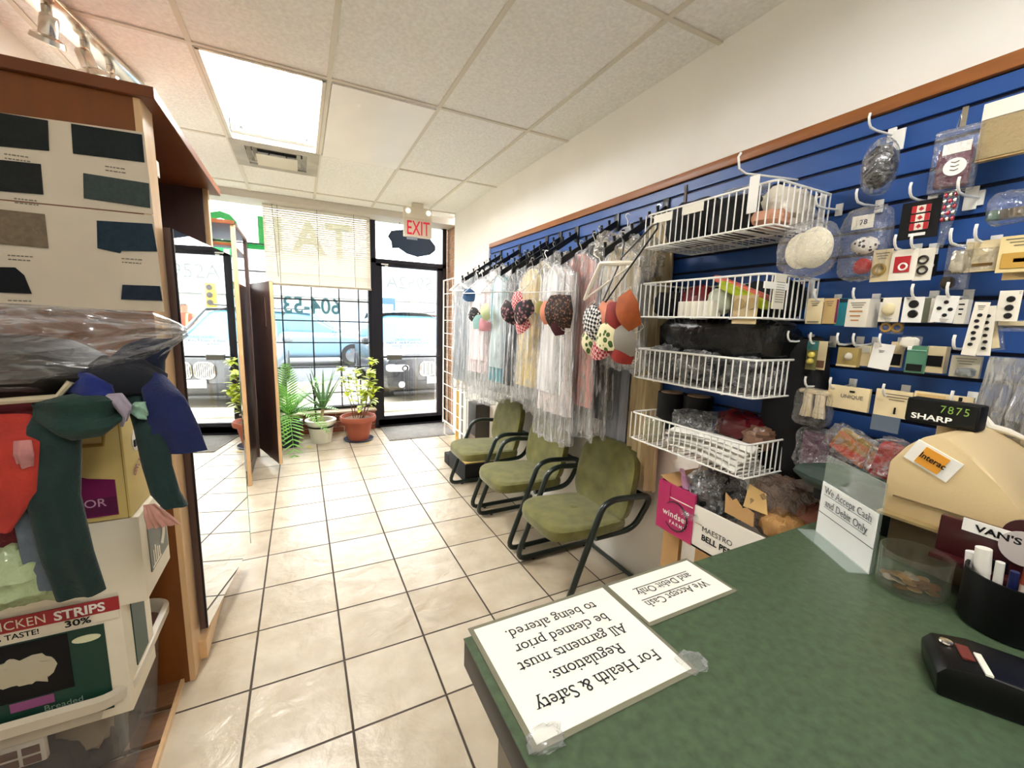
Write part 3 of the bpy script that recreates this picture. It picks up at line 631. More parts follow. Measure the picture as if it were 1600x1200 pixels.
# ---------------------------------------------------------------- slatwall
m_blue = mat('blue_slatwall_laminate', '244f92', .42, var=.06, vs=3)
m_groove = mat('dark_blue_groove', '0b1430', .6)
XS = 1.70
sl = thing('slatwall_panel', 'blue slatwall display panel along the right wall with wood top trim', 'display wall', (XS, 1.3, 1.6))
y0, y1, zt, zb, PT = -1.6, 3.92, 2.185, 1.0, .0762
g = G(); g.box((.022, (y0+y1)/2-1.3, (zt+zb)/2-1.6), (.022, y1-y0, zt-zb), m_groove)
z = 2.127; zz = [zt]
while z > zb+.03: zz.append(z); z -= PT
zz.append(zb)
for a, b in zip(zz, zz[1:]): g.box((.006, (y0+y1)/2-1.3, (a+b)/2-1.6), (.012, y1-y0, a-b-.011), m_blue, bev=.0015, seg=1)
obj('slats', g, sl)
g = G(); g.box((.008, (y0+y1)/2-1.3, 2.206-1.6), (.036, y1-y0+.01, .042), mat('oak_trim', '9a5d2a', .4, var=.2, vs=8, stretch=(5, .6, 5)), bev=.004); obj('top_trim', g, sl)
g = G(); g.box((.008, (y0+y1)/2-1.3, 1.0-1.6), (.03, y1-y0, .03), mat('maroon_trim', '4a1522', .4)); obj('bottom_trim', g, sl)
g = G(); g.box((-.002, 1.545-1.3, 2.12-1.6), (.006, .014, .09), mat('brown_joint', '4a3020', .5)); obj('joint_strip', g, sl)
g = G(); g.box((-.001, y1-1.3, 1.6-1.6), (.03, .012, 1.2), m_white); obj('end_trim', g, sl)
# ---------------------------------------------------------------- waterfall arms and bagged garments
m_wire = mat('white_coated_wire', 'f1efe8', .35)
m_steel = mat('steel_wire', '9b9a95', .3, metal=.8)
ARMS = [1.66, 2.035, 2.44, 2.646, 2.83, 3.28, 3.654]
arm_lb = ['black sloping garment arm beside the top wire basket', 'black sloping garment arm second from the baskets', 'black sloping garment arm third from the baskets', 'black sloping garment arm in the middle of the row',
          'black sloping garment arm third from the door end', 'black sloping garment arm second from the door end', 'black sloping garment arm nearest the door end']
a0 = None
for k, y in enumerate(ARMS):
    if a0 is None:
        a0 = thing('garment_arm', arm_lb[0], 'rack arm', (XS, y, 2.08), 0, 'waterfall arms on the slatwall')
        g = G(); g.prism([(0, .02), (0, -.02), (-.385, -.275), (-.385, -.235)], (0, -.006, 0), (1, 0, 0), (0, 0, 1), (0, .012, 0), m_blk); obj('bar', g, a0)
        g = G(); g.box((-.004, 0, 0), (.012, .04, .10), m_blk, bev=.002); obj('wall_bracket', g, a0)
        for j in range(7):
            t = .06+j*.053; g = G(); g.tube([(-t, 0, .02-t*.66), (-t-.004, 0, .045-t*.66)], [.006, .0085], m_blk, 8); obj('peg', g, a0)
    else: dup(a0, (XS, y, 2.08), label=arm_lb[k])
def armz(x): return 2.08+.03-(XS-x)*.66
m_gbag = film('dry_cleaning_bag', .05, .45, .14, .85, bs=7, bump=.9, stretch=(3, 3, .4), gloss=1.6, crease=.5)
def fabric(c, stripes=False):
    return mat('cloth_'+c, c, .85, var=.18, vs=18, stretch=(3, 3, .4), bump=.2, bs=30, sheen=.15)
NG = [0]
def garment(x, y, rz, w, zb, col, label, bag=None, d=.018, col2=None, shoulder=.06, top=None, hang='wire', bw=0.016, amp=.008):
    """one garment on its hanger, under a clear bag, hanging from an arm"""
    NG[0] += 1; sd = NG[0]; z0 = top or armz(x)
    t = thing('bagged_garment', label, 'garment', (x, y, z0), rz*.5, 'bagged garments on the slatwall arms'); L = z0-.05-zb
    g = G(); hw = w/2; s = L
    g.tube([(0, 0, -.06), (0, 0, -.025), (0, .012, -.005), (0, .022, .006), (0, .014, .018), (0, -.004, .016), (0, -.012, .006)], .0025, m_wire if hang == 'white' else m_steel, 6)
    g.tube([(0, 0, -.055), (0, hw*.85, -.055-shoulder-.03), (0, -hw*.85, -.055-shoulder-.03)], .003, m_wire if hang == 'white' else m_steel, 6, closed=True); obj('hanger', g, t)
    g = G(); g.ribbon([(0, 0, -.055), (0, 0, -.07), (0, 0, -.065-shoulder), (0, 0, -.09-shoulder-.1*s), (0, 0, -.05-.5*s), (0, 0, -.05-.8*s), (0, 0, -.05-s)],
        [.03, .055, hw*.86, hw*.93, hw*.86, hw*.9, hw*.95], [.012, .02, d*.8, d, d*.9, d, d], fabric(col), (0, 1, 0), amp, 7+sd % 4, sd, nu=44, sub=4); obj('garment', g, t)
    if col2:
        g = G(); g.ribbon([(-.012, 0, -.06), (-.014, 0, -.12), (-.016, .01, -.05-.55*s), (-.014, .012, -.05-.86*s)], [.03, hw*.5, hw*.6, hw*.66], [.012, .022, d*1.05, d*1.05], fabric(col2), (0, 1, 0), .01, 8, sd+4, nu=36); obj('second_layer', g, t)
    if bag is not None:
        Lb = z0-bag; g = G(); b = hw+bw
        g.ribbon([(0, 0, -.035), (0, 0, -.05), (0, 0, -.06-shoulder), (0, 0, -.16-shoulder), (0, 0, -.5*Lb), (0, 0, -.8*Lb), (0, 0, -Lb+.03), (0, 0, -Lb)],
            [.02, .05, b*.93, b, b*.97, b, b*1.06, b*1.03], [.01, .025, d+.008, d+.013, d+.010, d+.013, d+.018, d+.013], m_gbag, (0, 1, 0), .009, 9+sd % 3, sd+20, nu=52, sub=4, flare=.012); obj('plastic_bag', g, t)
    return t
gm = garment
# nearest arm: long pieces beside the baskets
gm(1.66, 1.90, .0, .26, .52, '9fa3ab', 'long grey wool coat hanging to chair level, beside the tan gown', None, d=.022)
gm(1.655, 1.665, .0, .25, .60, 'c9b68c', 'long golden beige gown hanging next to the wire baskets', None, d=.02, amp=.016)
gm(1.40, 1.63, .05, .28, 1.42, 'd2c2a0', 'pale beige short jacket at the front of the nearest arm', 1.36, d=.025)
gm(1.48, 1.66, 0, .28, 1.30, 'b3a58a', 'taupe short jacket in the middle of the nearest arm', 1.26, d=.02)
# second arm
gm(1.345, 2.10, .12, .36, .95, 'f3e9e6', 'white satin skirt in clear bag behind dangling masks', .78, col2='fdf9f8', d=.024)
gm(1.42, 1.99, .1, .34, 1.02, 'e6ada2', 'salmon pink dress hanging behind the white satin skirt', .84)
gm(1.50, 1.98, .05, .34, .95, '222325', 'black jacket between salmon dress and slatwall', .85)
gm(1.58, 2.04, .05, .36, 1.05, 'c4b69d', 'beige blouse at the back of the second arm', .95)
# third and fourth arms
gm(1.34, 2.40, .3, .26, 1.06, 'ead59a', 'pale yellow dress in clear bag, ahead of the teal one', .98, d=.024)
gm(1.43, 2.42, .2, .28, 1.1, 'f1e7cf', 'ivory blouse behind the pale yellow dress', .86)
gm(1.53, 2.45, .1, .28, .92, '55534e', 'dark grey trousers behind the ivory blouse', .80)
gm(1.36, 2.66, .3, .24, 1.02, '24272a', 'black coat hanging between yellow and teal garments', .92)
gm(1.46, 2.67, .2, .26, 1.05, '6f7375', 'mid grey shirt behind the black coat', .98)
gm(1.345, 2.87, .35, .27, 1.02, '5fa9b5', 'turquoise dress in clear bag in the middle of the rack', .95, col2='d9e6e8')
gm(1.43, 2.88, .25, .27, 1.05, 'e8e6e0', 'white shirt behind the turquoise dress', .95)
gm(1.53, 2.87, .1, .27, 1.0, '3b4a5a', 'slate blue jacket behind the white shirt', .95)
# last arms
gm(1.335, 3.22, .4, .38, 1.05, 'e5d3d3', 'blush pink dress in long wrinkled clear bag', .80, col2='ecdcdc', hang='white')
gm(1.44, 3.24, .3, .36, 1.02, 'eae4dd', 'white gown behind the blush pink dress', .82)
gm(1.54, 3.30, .1, .34, 1.0, 'b9b5b2', 'light grey skirt suit at the back of the blush dress', .88)
gm(1.335, 3.64, .45, .36, .92, '8f979c', 'blue grey suit in clear bag nearest the door', .84, hang='white')
gm(1.45, 3.66, .3, .34, .96, '5e6a70', 'dark slate suit behind the blue grey suit', .86)
gm(1.56, 3.66, .1, .34, 1.0, 'dcd8d2', 'white garment at the back of the rack near the door', .9)
# bunched bag tops near the basket
m_crk = film('crumpled_clear_bag', .12, .6, .12, .8, bs=14, bump=1.0, tint='e9dfca', gloss=1.6, crease=.3)
for k, (c, d, lb) in enumerate([((1.47, 1.545, 1.79), (.15, .16, .20), 'crumpled clear bag bulging under the top basket corner'), ((1.50, 1.86, 1.90), (.13, .13, .14), 'crumpled clear bag bunched on the second arm'), ((1.50, 2.25, 1.85), (.10, .12, .14), 'crumpled clear bag bunched between the second and third arms')]):
    g = G(); g.blob((0, 0, 0), d, m_crk, k+1, .35, 3, 26); tag(obj('plastic_bag', g), lb, 'bag', 'bunched bags over the garments', loc=c)
# ---------------------------------------------------------------- cloth masks on hangers
m_loop = mat('white_elastic', 'ded9cf', .8)
MP = {'gingham': pattern('black_white_gingham', 'check', 'e9e6e0', '15171b', 75), 'redcheck': pattern('red_pink_gingham', 'check', 'e6b9b4', 'b02636', 80), 'floral': pattern('dark_floral_print', 'floral', 'd9b9a4', '1a1314', 42),
      'leaf': pattern('green_leaf_print', 'floral', '5a7c34', 'e9e2b6', 38, mid='3f5f24'), 'navy': mat('navy_mask', '1f4569', .8), 'sage': mat('sage_mask', 'b9c496', .8), 'teal': mat('dusty_teal_mask', '7fa39d', .8),
      'coral': mat('coral_mask', 'd98a6d', .8), 'red': mat('rust_red_mask', '8e1c12', .75, var=.3, vs=20), 'orange': mat('burnt_orange_mask', 'a5501c', .8, var=.25, vs=20), 'grey': mat('warm_grey_mask', '8b857b', .8),
      'black': pattern('black_speckle_mask', 'dots', 'c9b8a8', '121212', 50), 'rose': mat('dusty_rose_mask', 'b77f85', .8), 'olive': mat('olive_gold_mask', '8d8142', .8), 'brown': pattern('brown_stripe_mask', 'floral', 'b98a6c', '1d110c', 70, mid='5d3826'), 'wine': mat('wine_mask', '4b1520', .8)}
def mask(kind, p, rot, label, s=1.0, grp=''):
    s *= 1.18; t = thing('face_mask', label, 'face mask', p, 0, grp, rot=rot); m = MP[kind]
    def f(u, v):
        x = (u-.5)*2; zz = (v-.5)*2; h = .058*(1-.28*abs(x)**2)*(1-.12*x*x)
        return V((-.035*(1-x*x)*(1-.35*zz*zz)*s, x*.085*s, (zz*h+.012*(1-abs(x))*(zz > 0)-.006)*s))
    g = G(); g.grid(f, 14, 8, m); g.grid(lambda u, v: f(u, v)+V((.003, 0, 0)), 14, 8, m); obj('mask_panel', g, t)
    for q in (-1, 1): g = G(); g.tube([(0, q*.082*s, .035*s), (.01, q*.098*s, .03*s), (.012, q*.104*s, 0), (.01, q*.098*s, -.03*s), (0, q*.082*s, -.035*s)], .0016, m_loop, 5); obj('ear_loop', g, t)
    return t
def mhanger(p, rz, label, m, hw=.19, drop=.11, plastic=False):
    t = thing('clothes_hanger', label, 'hanger', p, rz, 'hangers holding cloth masks'); g = G()
    g.tube([(0, 0, -.05), (0, 0, -.02), (0, .014, .0), (0, .02, .012), (0, .01, .024), (0, -.006, .02)], .003, m, 6)
    obj('hook', g, t); g = G()
    if plastic: g.tube([(0, hw, -.05-drop), (0, hw*.6, -.05-drop*.62), (0, 0, -.05), (0, -hw*.6, -.05-drop*.62), (0, -hw, -.05-drop)], [.006, .012, .011, .012, .006], m, 8); g.tube([(0, hw, -.05-drop), (0, -hw, -.05-drop)], .005, m, 6)
    else: g.tube([(0, 0, -.05), (0, hw, -.05-drop), (0, -hw, -.05-drop)], .0042, m, 6, closed=True)
    obj('body', g, t); return t
XH = 1.285
mhanger((XH-.01, 3.60, 1.86), .5, 'white plastic hanger tip with navy mask nearest the door', m_wire, .12, .07, True)
mhanger((XH, 3.20, 1.85), .45, 'white hanger holding the sage and teal masks', m_wire, .16, .10)
mhanger((XH, 2.82, 1.86), .35, 'grey wire hanger holding the dark floral masks', m_steel, .17, .12)
mhanger((XH-.01, 2.12, 1.87), .3, 'white wire hanger holding the brown and coral masks', m_wire, .20, .16)
t = thing('clothes_hanger', 'black tilted wire hanger above the checked masks', 'hanger', onX(972, 400, 1.30), 0, 'hangers holding cloth masks'); g = G(); _o = V(t.location)
g.tube([onX(u, v, x)-_o for u, v, x in ((972, 402, 1.30), (974, 388, 1.31), (976, 378, 1.335), (972, 372, 1.34), (966, 376, 1.33))], .003, m_blk, 6); obj('hook', g, t)
g = G(); g.tube([onX(u, v, x)-_o for u, v, x in ((972, 402, 1.30), (1020, 352, 1.27), (1028, 349, 1.262), (1027, 357, 1.26), (946, 472, 1.235), (942, 470, 1.24))], .0038, m_blk, 6, closed=True); obj('body', g, t)
mhanger((XH-.03, 1.63, 1.81), .2, 'white wooden hanger above the black checked mask', mat('ivory_hanger', 'e8e0cc', .35), .16, .10, True).rotation_euler = (-.5, 0, .2)
def at(u, v, x): return onX(u, v, x)
Q = 'masks hung on the hangers'
for kind, u, v, x, r, s, lb in [
    ('navy', 734, 461, 1.27, (.2, 0, .5), .72, 'navy blue face mask nearest the door'),
    ('black', 743, 492, 1.26, (.5, .1, .4), .75, 'black speckled face mask left of the sage one'),
    ('teal', 749, 503, 1.25, (-.3, .1, .4), .72, 'dusty teal face mask under the black speckled one'),
    ('sage', 760, 487, 1.24, (1.3, 0, .4), .62, 'sage green face mask on the second hanger from the door'),
    ('rose', 757, 507, 1.265, (.2, 0, .4), .66, 'dusty rose face mask below the sage mask'),
    ('redcheck', 811, 472, 1.245, (1.45, 0, .3), .68, 'red gingham face mask at the top of the floral masks'),
    ('floral', 797, 487, 1.25, (.7, 0, .3), .85, 'dark floral face mask, left of its pair'),
    ('floral', 819, 487, 1.24, (-.6, 0, .3), .85, 'dark floral face mask, right of its pair'),
    ('redcheck', 817, 509, 1.255, (-.5, 0, .3), .62, 'red gingham face mask at the bottom of the floral masks'),
    ('olive', 846, 481, 1.27, (.1, 0, .3), .52, 'olive gold face mask left of the coral mask'),
    ('coral', 857, 488, 1.25, (1.5, 0, .3), .66, 'coral face mask beside the striped brown masks'),
    ('brown', 869, 485, 1.245, (1.5, .1, .3), .85, 'brown striped face mask next to the coral mask'),
    ('brown', 884, 487, 1.24, (1.6, -.1, .3), .85, 'brown striped face mask farthest right on its hanger'),
    ('wine', 874, 503, 1.26, (1.4, 0, .3), .72, 'dark wine face mask below the striped masks'),
    ('gingham', 931, 503, 1.235, (1.0, 0, .1), .86, 'black and white gingham face mask under the black hanger'),
    ('coral', 950, 497, 1.25, (1.5, 0, .1), .78, 'coral striped face mask right of the black gingham one'),
    ('red', 965, 493, 1.24, (.3, 0, .1), .78, 'rust red face mask under the burnt orange one'),
    ('orange', 985, 484, 1.225, (1.1, 0, .1), .80, 'burnt orange face mask on the right end of the hanger'),
    ('leaf', 952, 526, 1.235, (.1, 0, .1), .82, 'cream and green leaf print face mask, largest of the leaf pair'),
    ('leaf', 924, 534, 1.25, (.9, 0, .1), .66, 'leaf print face mask at the left edge of its cluster'),
    ('redcheck', 938, 546, 1.255, (-.2, 0, .1), .66, 'red gingham face mask lowest in the right cluster'),
    ('red', 972, 548, 1.255, (.3, 0, .1), .70, 'rust red face mask hanging lowest on the right'),
    ('grey', 979, 527, 1.25, (1.3, 0, .1), .86, 'warm grey face mask right of the leaf print')]:
    mask(kind, at(u, v, x), r, lb, s, Q)
# ---------------------------------------------------------------- white grid panel by the door
gp_ = thing('wire_grid_panel', 'white wire grid panel standing at the door end of the clothes rack', 'grid panel', (1.575, 4.6, .18))
g = G()
for y in (-.42, .42): g.tube([(0, y, 0), (0, y, 1.76)], .009, m_wire, 8)
for z in (0.03, 1.76): g.tube([(0, -.42, z), (0, .42, z)], .008, m_wire, 8)
obj('outer_frame', g, gp_)
g = G()
for k in range(1, 11): g.tube([(0, -.42, .03+k*.157), (0, .42, .03+k*.157)], .0045, m_wire, 6)
for k in range(1, 5): g.tube([(0, -.42+k*.168, .03), (0, -.42+k*.168, 1.76)], .0035, m_wire, 6)
obj('cross_wires', g, gp_)
g = G()
for y in (-.35, .35): g.tube([(-.0, y, .03), (-.0, y, -.14), (.05, y, -.172)], .009, m_wire, 8)
obj('foot', g, gp_)
for k, (y, r, c, m, lb) in enumerate([(4.72, .02, 'e0b45c', 'yellow_tube', 'yellow cardboard tube standing behind the grid panel'), (4.55, .013, '9a9a98', 'grey_pole', 'thin grey pole standing behind the grid panel')]):
    g = G(); g.lathe([(0, 0), (r, 0), (r, .9+.1*k), (r*.7, .9+.1*k), (r*.7, .86), (0, .86)], mat(m, c, .5), n=16); tag(obj('standing_tube', g), lb, 'tube', loc=(1.66, y, 0))
# dark printed box under the garments
db = thing('printed_box', 'tall dark box with black branch picture standing under the bagged garments', 'box', (1.655, 4.02, 0))
g = G(); g.box((0, 0, .31), (.16, .22, .62), mat('dark_grey_print', '3a3736', .5), bev=.003); obj('box_body', g, db)
g = G(); g.box((-.082, 0, .15), (.003, .22, .27), mat('warm_grey_print', '7d6a60', .5))
for p in ([(0, -.1, 0), (0, -.02, .1), (0, .05, .2), (0, .03, .3)], [(0, .1, .02), (0, .03, .09), (0, -.05, .22)], [(0, .03, .09), (0, .09, .16), (0, .08, .25)], [(0, -.02, .1), (0, -.08, .18)]): g.tube([(-.084, q[1], q[2]+.02) for q in p], [.006, .004, .003, .002][:len(p)], mat('branch_print', '2a1114', .6), 5)
obj('branch_picture', g, db)
# fitting step
st = thing('fitting_step', 'low black fitting step with yellow carpet top behind the far chair', 'step', (1.52, 3.72, 0))
m_stp = mat('black_step_carpet', '17181a', .8, bump=.2, bs=150)
g = G(); g.box((0, -.05, .085), (.46, .46, .17), m_stp, bev=.006); g.box((-.11, .26, .055), (.24, .16, .11), m_stp, bev=.006); obj('step_body', g, st)
g = G(); g.box((.0, -.05, .1755), (.44, .44, .011), mat('yellow_tan_carpet', 'cfae63', .9, var=.1, vs=40)); obj('top_covering', g, st)
# ---------------------------------------------------------------- olive cantilever chairs
m_olive = mat('olive_velour', '716d31', .85, var=.3, vs=14, bump=.35, bs=220, sheen=.25)
m_tubeg = mat('dark_green_tube', '14231d', .32, coat=.3)
def rounded(pts, r, n=5):
    out = [V(pts[0])]
    for a, b, c in zip(pts, pts[1:], pts[2:]):
        a, b, c = V(a), V(b), V(c); d1 = (a-b).normalized(); d2 = (c-b).normalized(); rr = min(r, (a-b).length*.49, (c-b).length*.49)
        p, q = b+d1*rr, b+d2*rr
        for k in range(n+1): t = k/n; out.append(p*(1-t)**2+b*2*t*(1-t)+q*t*t)
    out.append(V(pts[-1])); return out
def make_chair(label, loc):
    t = thing('armchair', label, 'chair', loc, 0, 'olive waiting chairs')
    for s in (-1, 1):
        y = s*.265
        g = G(); g.tube(rounded([(-.06, y*.72, .343), (.20, y*.76, .35), (.262, y*.98, .562), (-.01, y, .585), (-.085, y, .56), (-.295, y, .018), (.26, y, .018)], .075), .0165, m_tubeg, 12); obj('side_frame', g, t)
        for x in (-.17, .23):
            g = G(); g.lathe([(0, 0), (.012, 0), (.012, .006), (0, .006)], m_blk, (x, y, -.004), 10); obj('foot_glide', g, t)
    g = G(); g.tube([(.255, -.265, .018), (.255, .265, .018)], .013, m_tubeg, 10); obj('rear_crossbar', g, t)
    g = G(); g.tube([(.05, -.19, .345), (.05, .19, .345)], .011, m_tubeg, 8); obj('seat_bracket', g, t); g = G(); g.tube([(.235, -.24, .55), (.235, .24, .55)], .012, m_tubeg, 8); obj('back_bracket', g, t)
    def pad(fn, a, b, n, th, dome):
        g = G(); L = [(.0, 0, -1), (.90, 0, -1), (.985, 0, -.7), (1.0, 0, 0), (.985, 0, .7), (.90, 0, 1), (.6, 0, 1+dome*.7), (.3, 0, 1+dome), (.0, 0, 1+dome)]
        def f(u, v):
            k = v*(len(L)-1); i = min(int(k), len(L)-2); q = k-i; s = L[i][0]*(1-q)+L[i+1][0]*q; h = L[i][2]*(1-q)+L[i+1][2]*q
            an = 2*PI*u; sg = lambda x: math.copysign(abs(x)**(2/n), x); s = max(s, .001)
            return fn(sg(math.cos(an))*a*s, sg(math.sin(an))*b*s, h*th)
        g.grid(f, 48, 24, m_olive, cu=True, caps=True); return g
    def seat(p, q, h): # p forward(-x) .. back, q width
        c = -(p/.26)
        return V((-.075+p, q*(1-.05*(p > 0)), .392+h-.035*max(0, c-.45)**1.6+.02*max(0, (q/.235)**2-.5)-.012*(p/.26)))
    obj('seat', pad(seat, .26, .235, 4.2, .036, .25), t, smooth=1.0)
    def back(p, q, h):
        zz = p+.21; k = zz/.42
        return V((.122+.065*k+.02*k*k-h+.045*max(0, (q/.24)**2-.3)*-.6, q*(1+.0*k-.10*max(0, k-.6)), .385+zz))
    obj('backrest', pad(back, .215, .245, 3.6, .03, .3), t, smooth=1.0)
    return t
CX = 1.43
c0 = make_chair('olive armchair nearest the counter, white panel behind it', (CX, 1.845, .004))
dup(c0, (CX, 2.505, .004), label='olive armchair in the middle of the row of three')
dup(c0, (CX, 3.165, .004), label='olive armchair farthest from the counter, beside the fitting step')
g = G(); g.lathe([(0, .004), (.018, .003), (.026, .0), (.03, -.004)], m_olive, n=20); o = obj('seat_button', g, c0); o.location = (-.06, .02, .437)
# ---------------------------------------------------------------- wire baskets
def basket(label, zb, h, yA=.895, yB=1.475, xf=1.392):
    t = thing('wire_basket', label, 'basket', (XS, (yA+yB)/2, zb), 0, 'white wire baskets on the slatwall'); w, d = yB-yA, XS-xf; r = .0028
    def R(z, rr, g): g.tube(rounded([(-.004, -w/2, z), (-d, -w/2, z), (-d, w/2, z), (-.004, w/2, z)], .03), rr, m_wire, 8)
    g = G(); R(h, .0042, g); g.tube([(-.004, -w/2, h), (-.004, w/2, h)], .004, m_wire, 8); obj('top_rim', g, t)
    g = G(); R(.0, .0036, g); g.tube([(-.004, -w/2, 0), (-.004, w/2, 0)], .0036, m_wire, 8)
    for q in (-.17, 0, .17): g.tube([(-.004, q, -.004), (-d-.002, q, -.004)], .003, m_wire, 6)
    obj('bottom_rim', g, t)
    g = G(); n = 20
    for k in range(n+1):
        y = -w/2+w*k/n; g.tube([(-d, y, h), (-d, y, 0), (-.004, y, 0), (-.004, y, h)], r, m_wire, 5)
    for k in range(1, 10):
        x = -d*k/10
        for s in (-1, 1): g.tube([(x, s*w/2, h), (x, s*w/2, 0)], r, m_wire, 5)
    g.tube([(-d*.5, -w/2, -.002), (-d*.5, w/2, -.002)], r, m_wire, 5); obj('wire_sides', g, t)
    for s in (-1, 1): g = G(); g.box((-.006, s*(w/2-.02), h*.6), (.012, .012, h*.9), m_wire); obj('wall_hook', g, t)
    return t
basket('topmost white wire basket with black bundle and peach cloth', 1.83, .137)
basket('second white wire basket from the top with the yellow green pouch', 1.526, .147)
basket('third white wire basket from the top holding black bagged bundles', 1.248, .133)
basket('lowest white wire basket piled with white folded shoulder pads', .955, .125)
def lump(name, label, cat, c, d, m, seed=0, amp=.2, p=2.6, group=None, rz=0, n=24):
    g = G(); g.blob((0, 0, 0), d, m, seed, amp, 3, n, p); return tag(obj(name, g), label, cat, group, c, rz)
m_bkc = mat('black_cloth_soft', '0d0d0e', .85); m_bkp = mat('black_shiny_plastic', '0e0e0d', .25, spec=.6, bump=.6, bs=25)
m_clr = film('basket_clear_bag', .03, .35, .08, .7, bs=16, bump=1.0, gloss=1.8, crease=.3)
C5 = 'bundles in the wire baskets'
lump('cloth_bundle', 'black bundle rising above the top basket, door end', 'fabric', (1.56, 1.33, 1.925), (.22, .26, .19), m_bkc, 1, .1, 3, C5)
lump('cloth_bundle', 'black folded block in the middle of the top basket', 'fabric', (1.52, 1.10, 1.905), (.20, .19, .14), m_bkc, 2, .1, 4, C5)
lump('plastic_bag', 'blue grey clear bag lying over the black bundles of the top basket', 'bag', (1.62, 1.17, 2.01), (.13, .22, .075), film('blue_clear_bag', .2, .7, .15, .8, bs=16, bump=.9, tint='c3cfe0'), 3, .35, 2.3, C5)
lump('cloth_bundle', 'peach cloth in clear wrap in the top basket, counter end', 'fabric', (1.47, .955, 1.865), (.12, .10, .06), mat('peach_cloth', 'd59c7b', .5, spec=.6), 4, .2, 2.6, C5)
lump('plastic_bag', 'white foam pads in a clear bag filling the counter end of the top basket', 'bag', (1.58, .98, 1.91), (.20, .15, .15), mat('ivory_foam_bagged', 'd6ccb8', .3, spec=.7, bump=.5, bs=18), 5, .25, 2.6, C5)
tk2 = tag(obj('price_ticket', G().box((0, 0, 0), (.003, .10, .034), mat('ticket_card', 'e2dcc9', .5))), 'paper ticket on the top basket rim, door end', 'ticket', 'tickets on the top basket', (1.386, 1.37, 1.94))
dup(tk2, (1.386, 1.22, 1.945), label='paper ticket on the top basket rim, second from the door end')
tag(obj('price_ticket', G().box((0, 0, 0), (.003, .035, .12), m_white, bev=.001)), 'white upright hook plate in front of the top basket', 'ticket', loc=(1.375, .965, 1.935))
hk = thing('display_hook', 'long white hook sticking up over the top basket', 'hook', (XS, 1.02, 2.05), 0)
g = G(); g.tube([(0, 0, 0), (-.30, .0, -.03), (-.335, .0, -.02), (-.345, .0, .015), (-.335, 0, .03)], .004, m_wire, 8); obj('hook_rod', g, hk)
lump('cloth_bundle', 'dark red cloth bag in the second basket', 'fabric', (1.50, 1.24, 1.60), (.14, .13, .11), mat('deep_red_satin', '6b0f14', .4), 6, .25, 2.4, C5)
lump('cloth_bundle', 'black fabric pile at the door end of the second basket', 'fabric', (1.55, 1.40, 1.585), (.24, .12, .11), m_bkc, 7, .2, 3, C5)
lump('cloth_bundle', 'black fabric pile at the back of the second basket', 'fabric', (1.62, 1.02, 1.60), (.12, .24, .14), m_bkc, 8, .2, 3, C5)
lump('thread_tin', 'pale green grey round pack in the middle of the second basket', 'pack', (1.46, 1.11, 1.59), (.08, .10, .10), mat('pale_grey_green', 'c0c5ad', .5), 9, .12, 2.2, C5)
yg = tag(obj('zip_pouch', G().box((0, 0, 0), (.05, .20, .03), mat('yellow_green_vinyl', 'b6c526', .35), bev=.01)), 'bright yellow green pouch tilted in the second basket', 'pouch', loc=(1.45, 1.01, 1.61)); yg.rotation_euler = (.45, 0, .1)
sg = tag(obj('zip_pouch', G().box((0, 0, 0), (.05, .22, .025), mat('coral_white_vinyl', 'cf6a55', .4), bev=.01)), 'coral edged pouch under the yellow green pouch', 'pouch', loc=(1.48, 1.05, 1.64)); sg.rotation_euler = (.4, 0, .1)
tag(obj('card_box', G().box((0, 0, 0), (.05, .165, .06), mat('ivory_card_box', 'ece6d2', .6), bev=.002)), 'ivory card box at the front of the second basket', 'box', loc=(1.425, 1.18, 1.56))
g = G(); g.box((0, 0, 0), (.004, .09, .1), mat('manila_card', 'c7b184', .7))
for s in (-1, 1): g.lathe([(0, .0), (.02, 0), (.02, .003), (0, .003)], mat('manila_card2', 'a98f5f', .7), (-.003, s*.022, .02), 12, Matrix.Rotation(-PI/2, 4, 'Y'))
tag(obj('pattern_card', g), 'manila card with round cut outs in the second basket', 'card', loc=(1.40, .965, 1.555))
lb = thing('label_holder', 'white label card clipped on the end of the second basket', 'ticket', (1.44, .878, 1.615))
g = G(); g.box((0, 0, 0), (.062, .004, .115), mat('ticket_card', 'e2dcc9', .5)); obj('label_card', g, lb)
g = G(); g.box((-.02, -.001, .018), (.13, .005, .022), m_white); obj('clip', g, lb)
g = G()
for k in range(9): g.box((0, -.003, .03-k*.008), (.045, .001, .002), m_ink)
obj('print_lines', g, lb)
for k, (c, d, lb_) in enumerate([((1.52, 1.36, 1.325), (.22, .17, .14), 'black bagged bundle at the door end of the third basket'), ((1.50, 1.17, 1.32), (.20, .20, .13), 'black bagged bundle in the middle of the third basket'), ((1.53, .985, 1.315), (.22, .16, .13), 'black bagged bundle at the counter end of the third basket')]):
    t = thing('bagged_bundle', lb_, 'bag', c, 0, C5); g = G(); g.blob((0, 0, 0), d, m_bkc, k+11, .2, 3, 20, 3); obj('black_fabric', g, t)
    g = G(); g.blob((0, 0, .003), [x*1.1 for x in d], m_clr, k+15, .22, 4, 28, 3); obj('plastic_wrap', g, t)
lump('cloth_bundle', 'large black cloth stack spilling between the second and third baskets', 'fabric', (1.575, 1.17, 1.445), (.24, .56, .17), m_bkp, 14, .12, 4, C5)
lump('cloth_bundle', 'black coats hanging right behind the third and fourth baskets', 'fabric', (1.645, .90, 1.20), (.09, .20, .52), m_bkc, 15, .1, 4, C5)
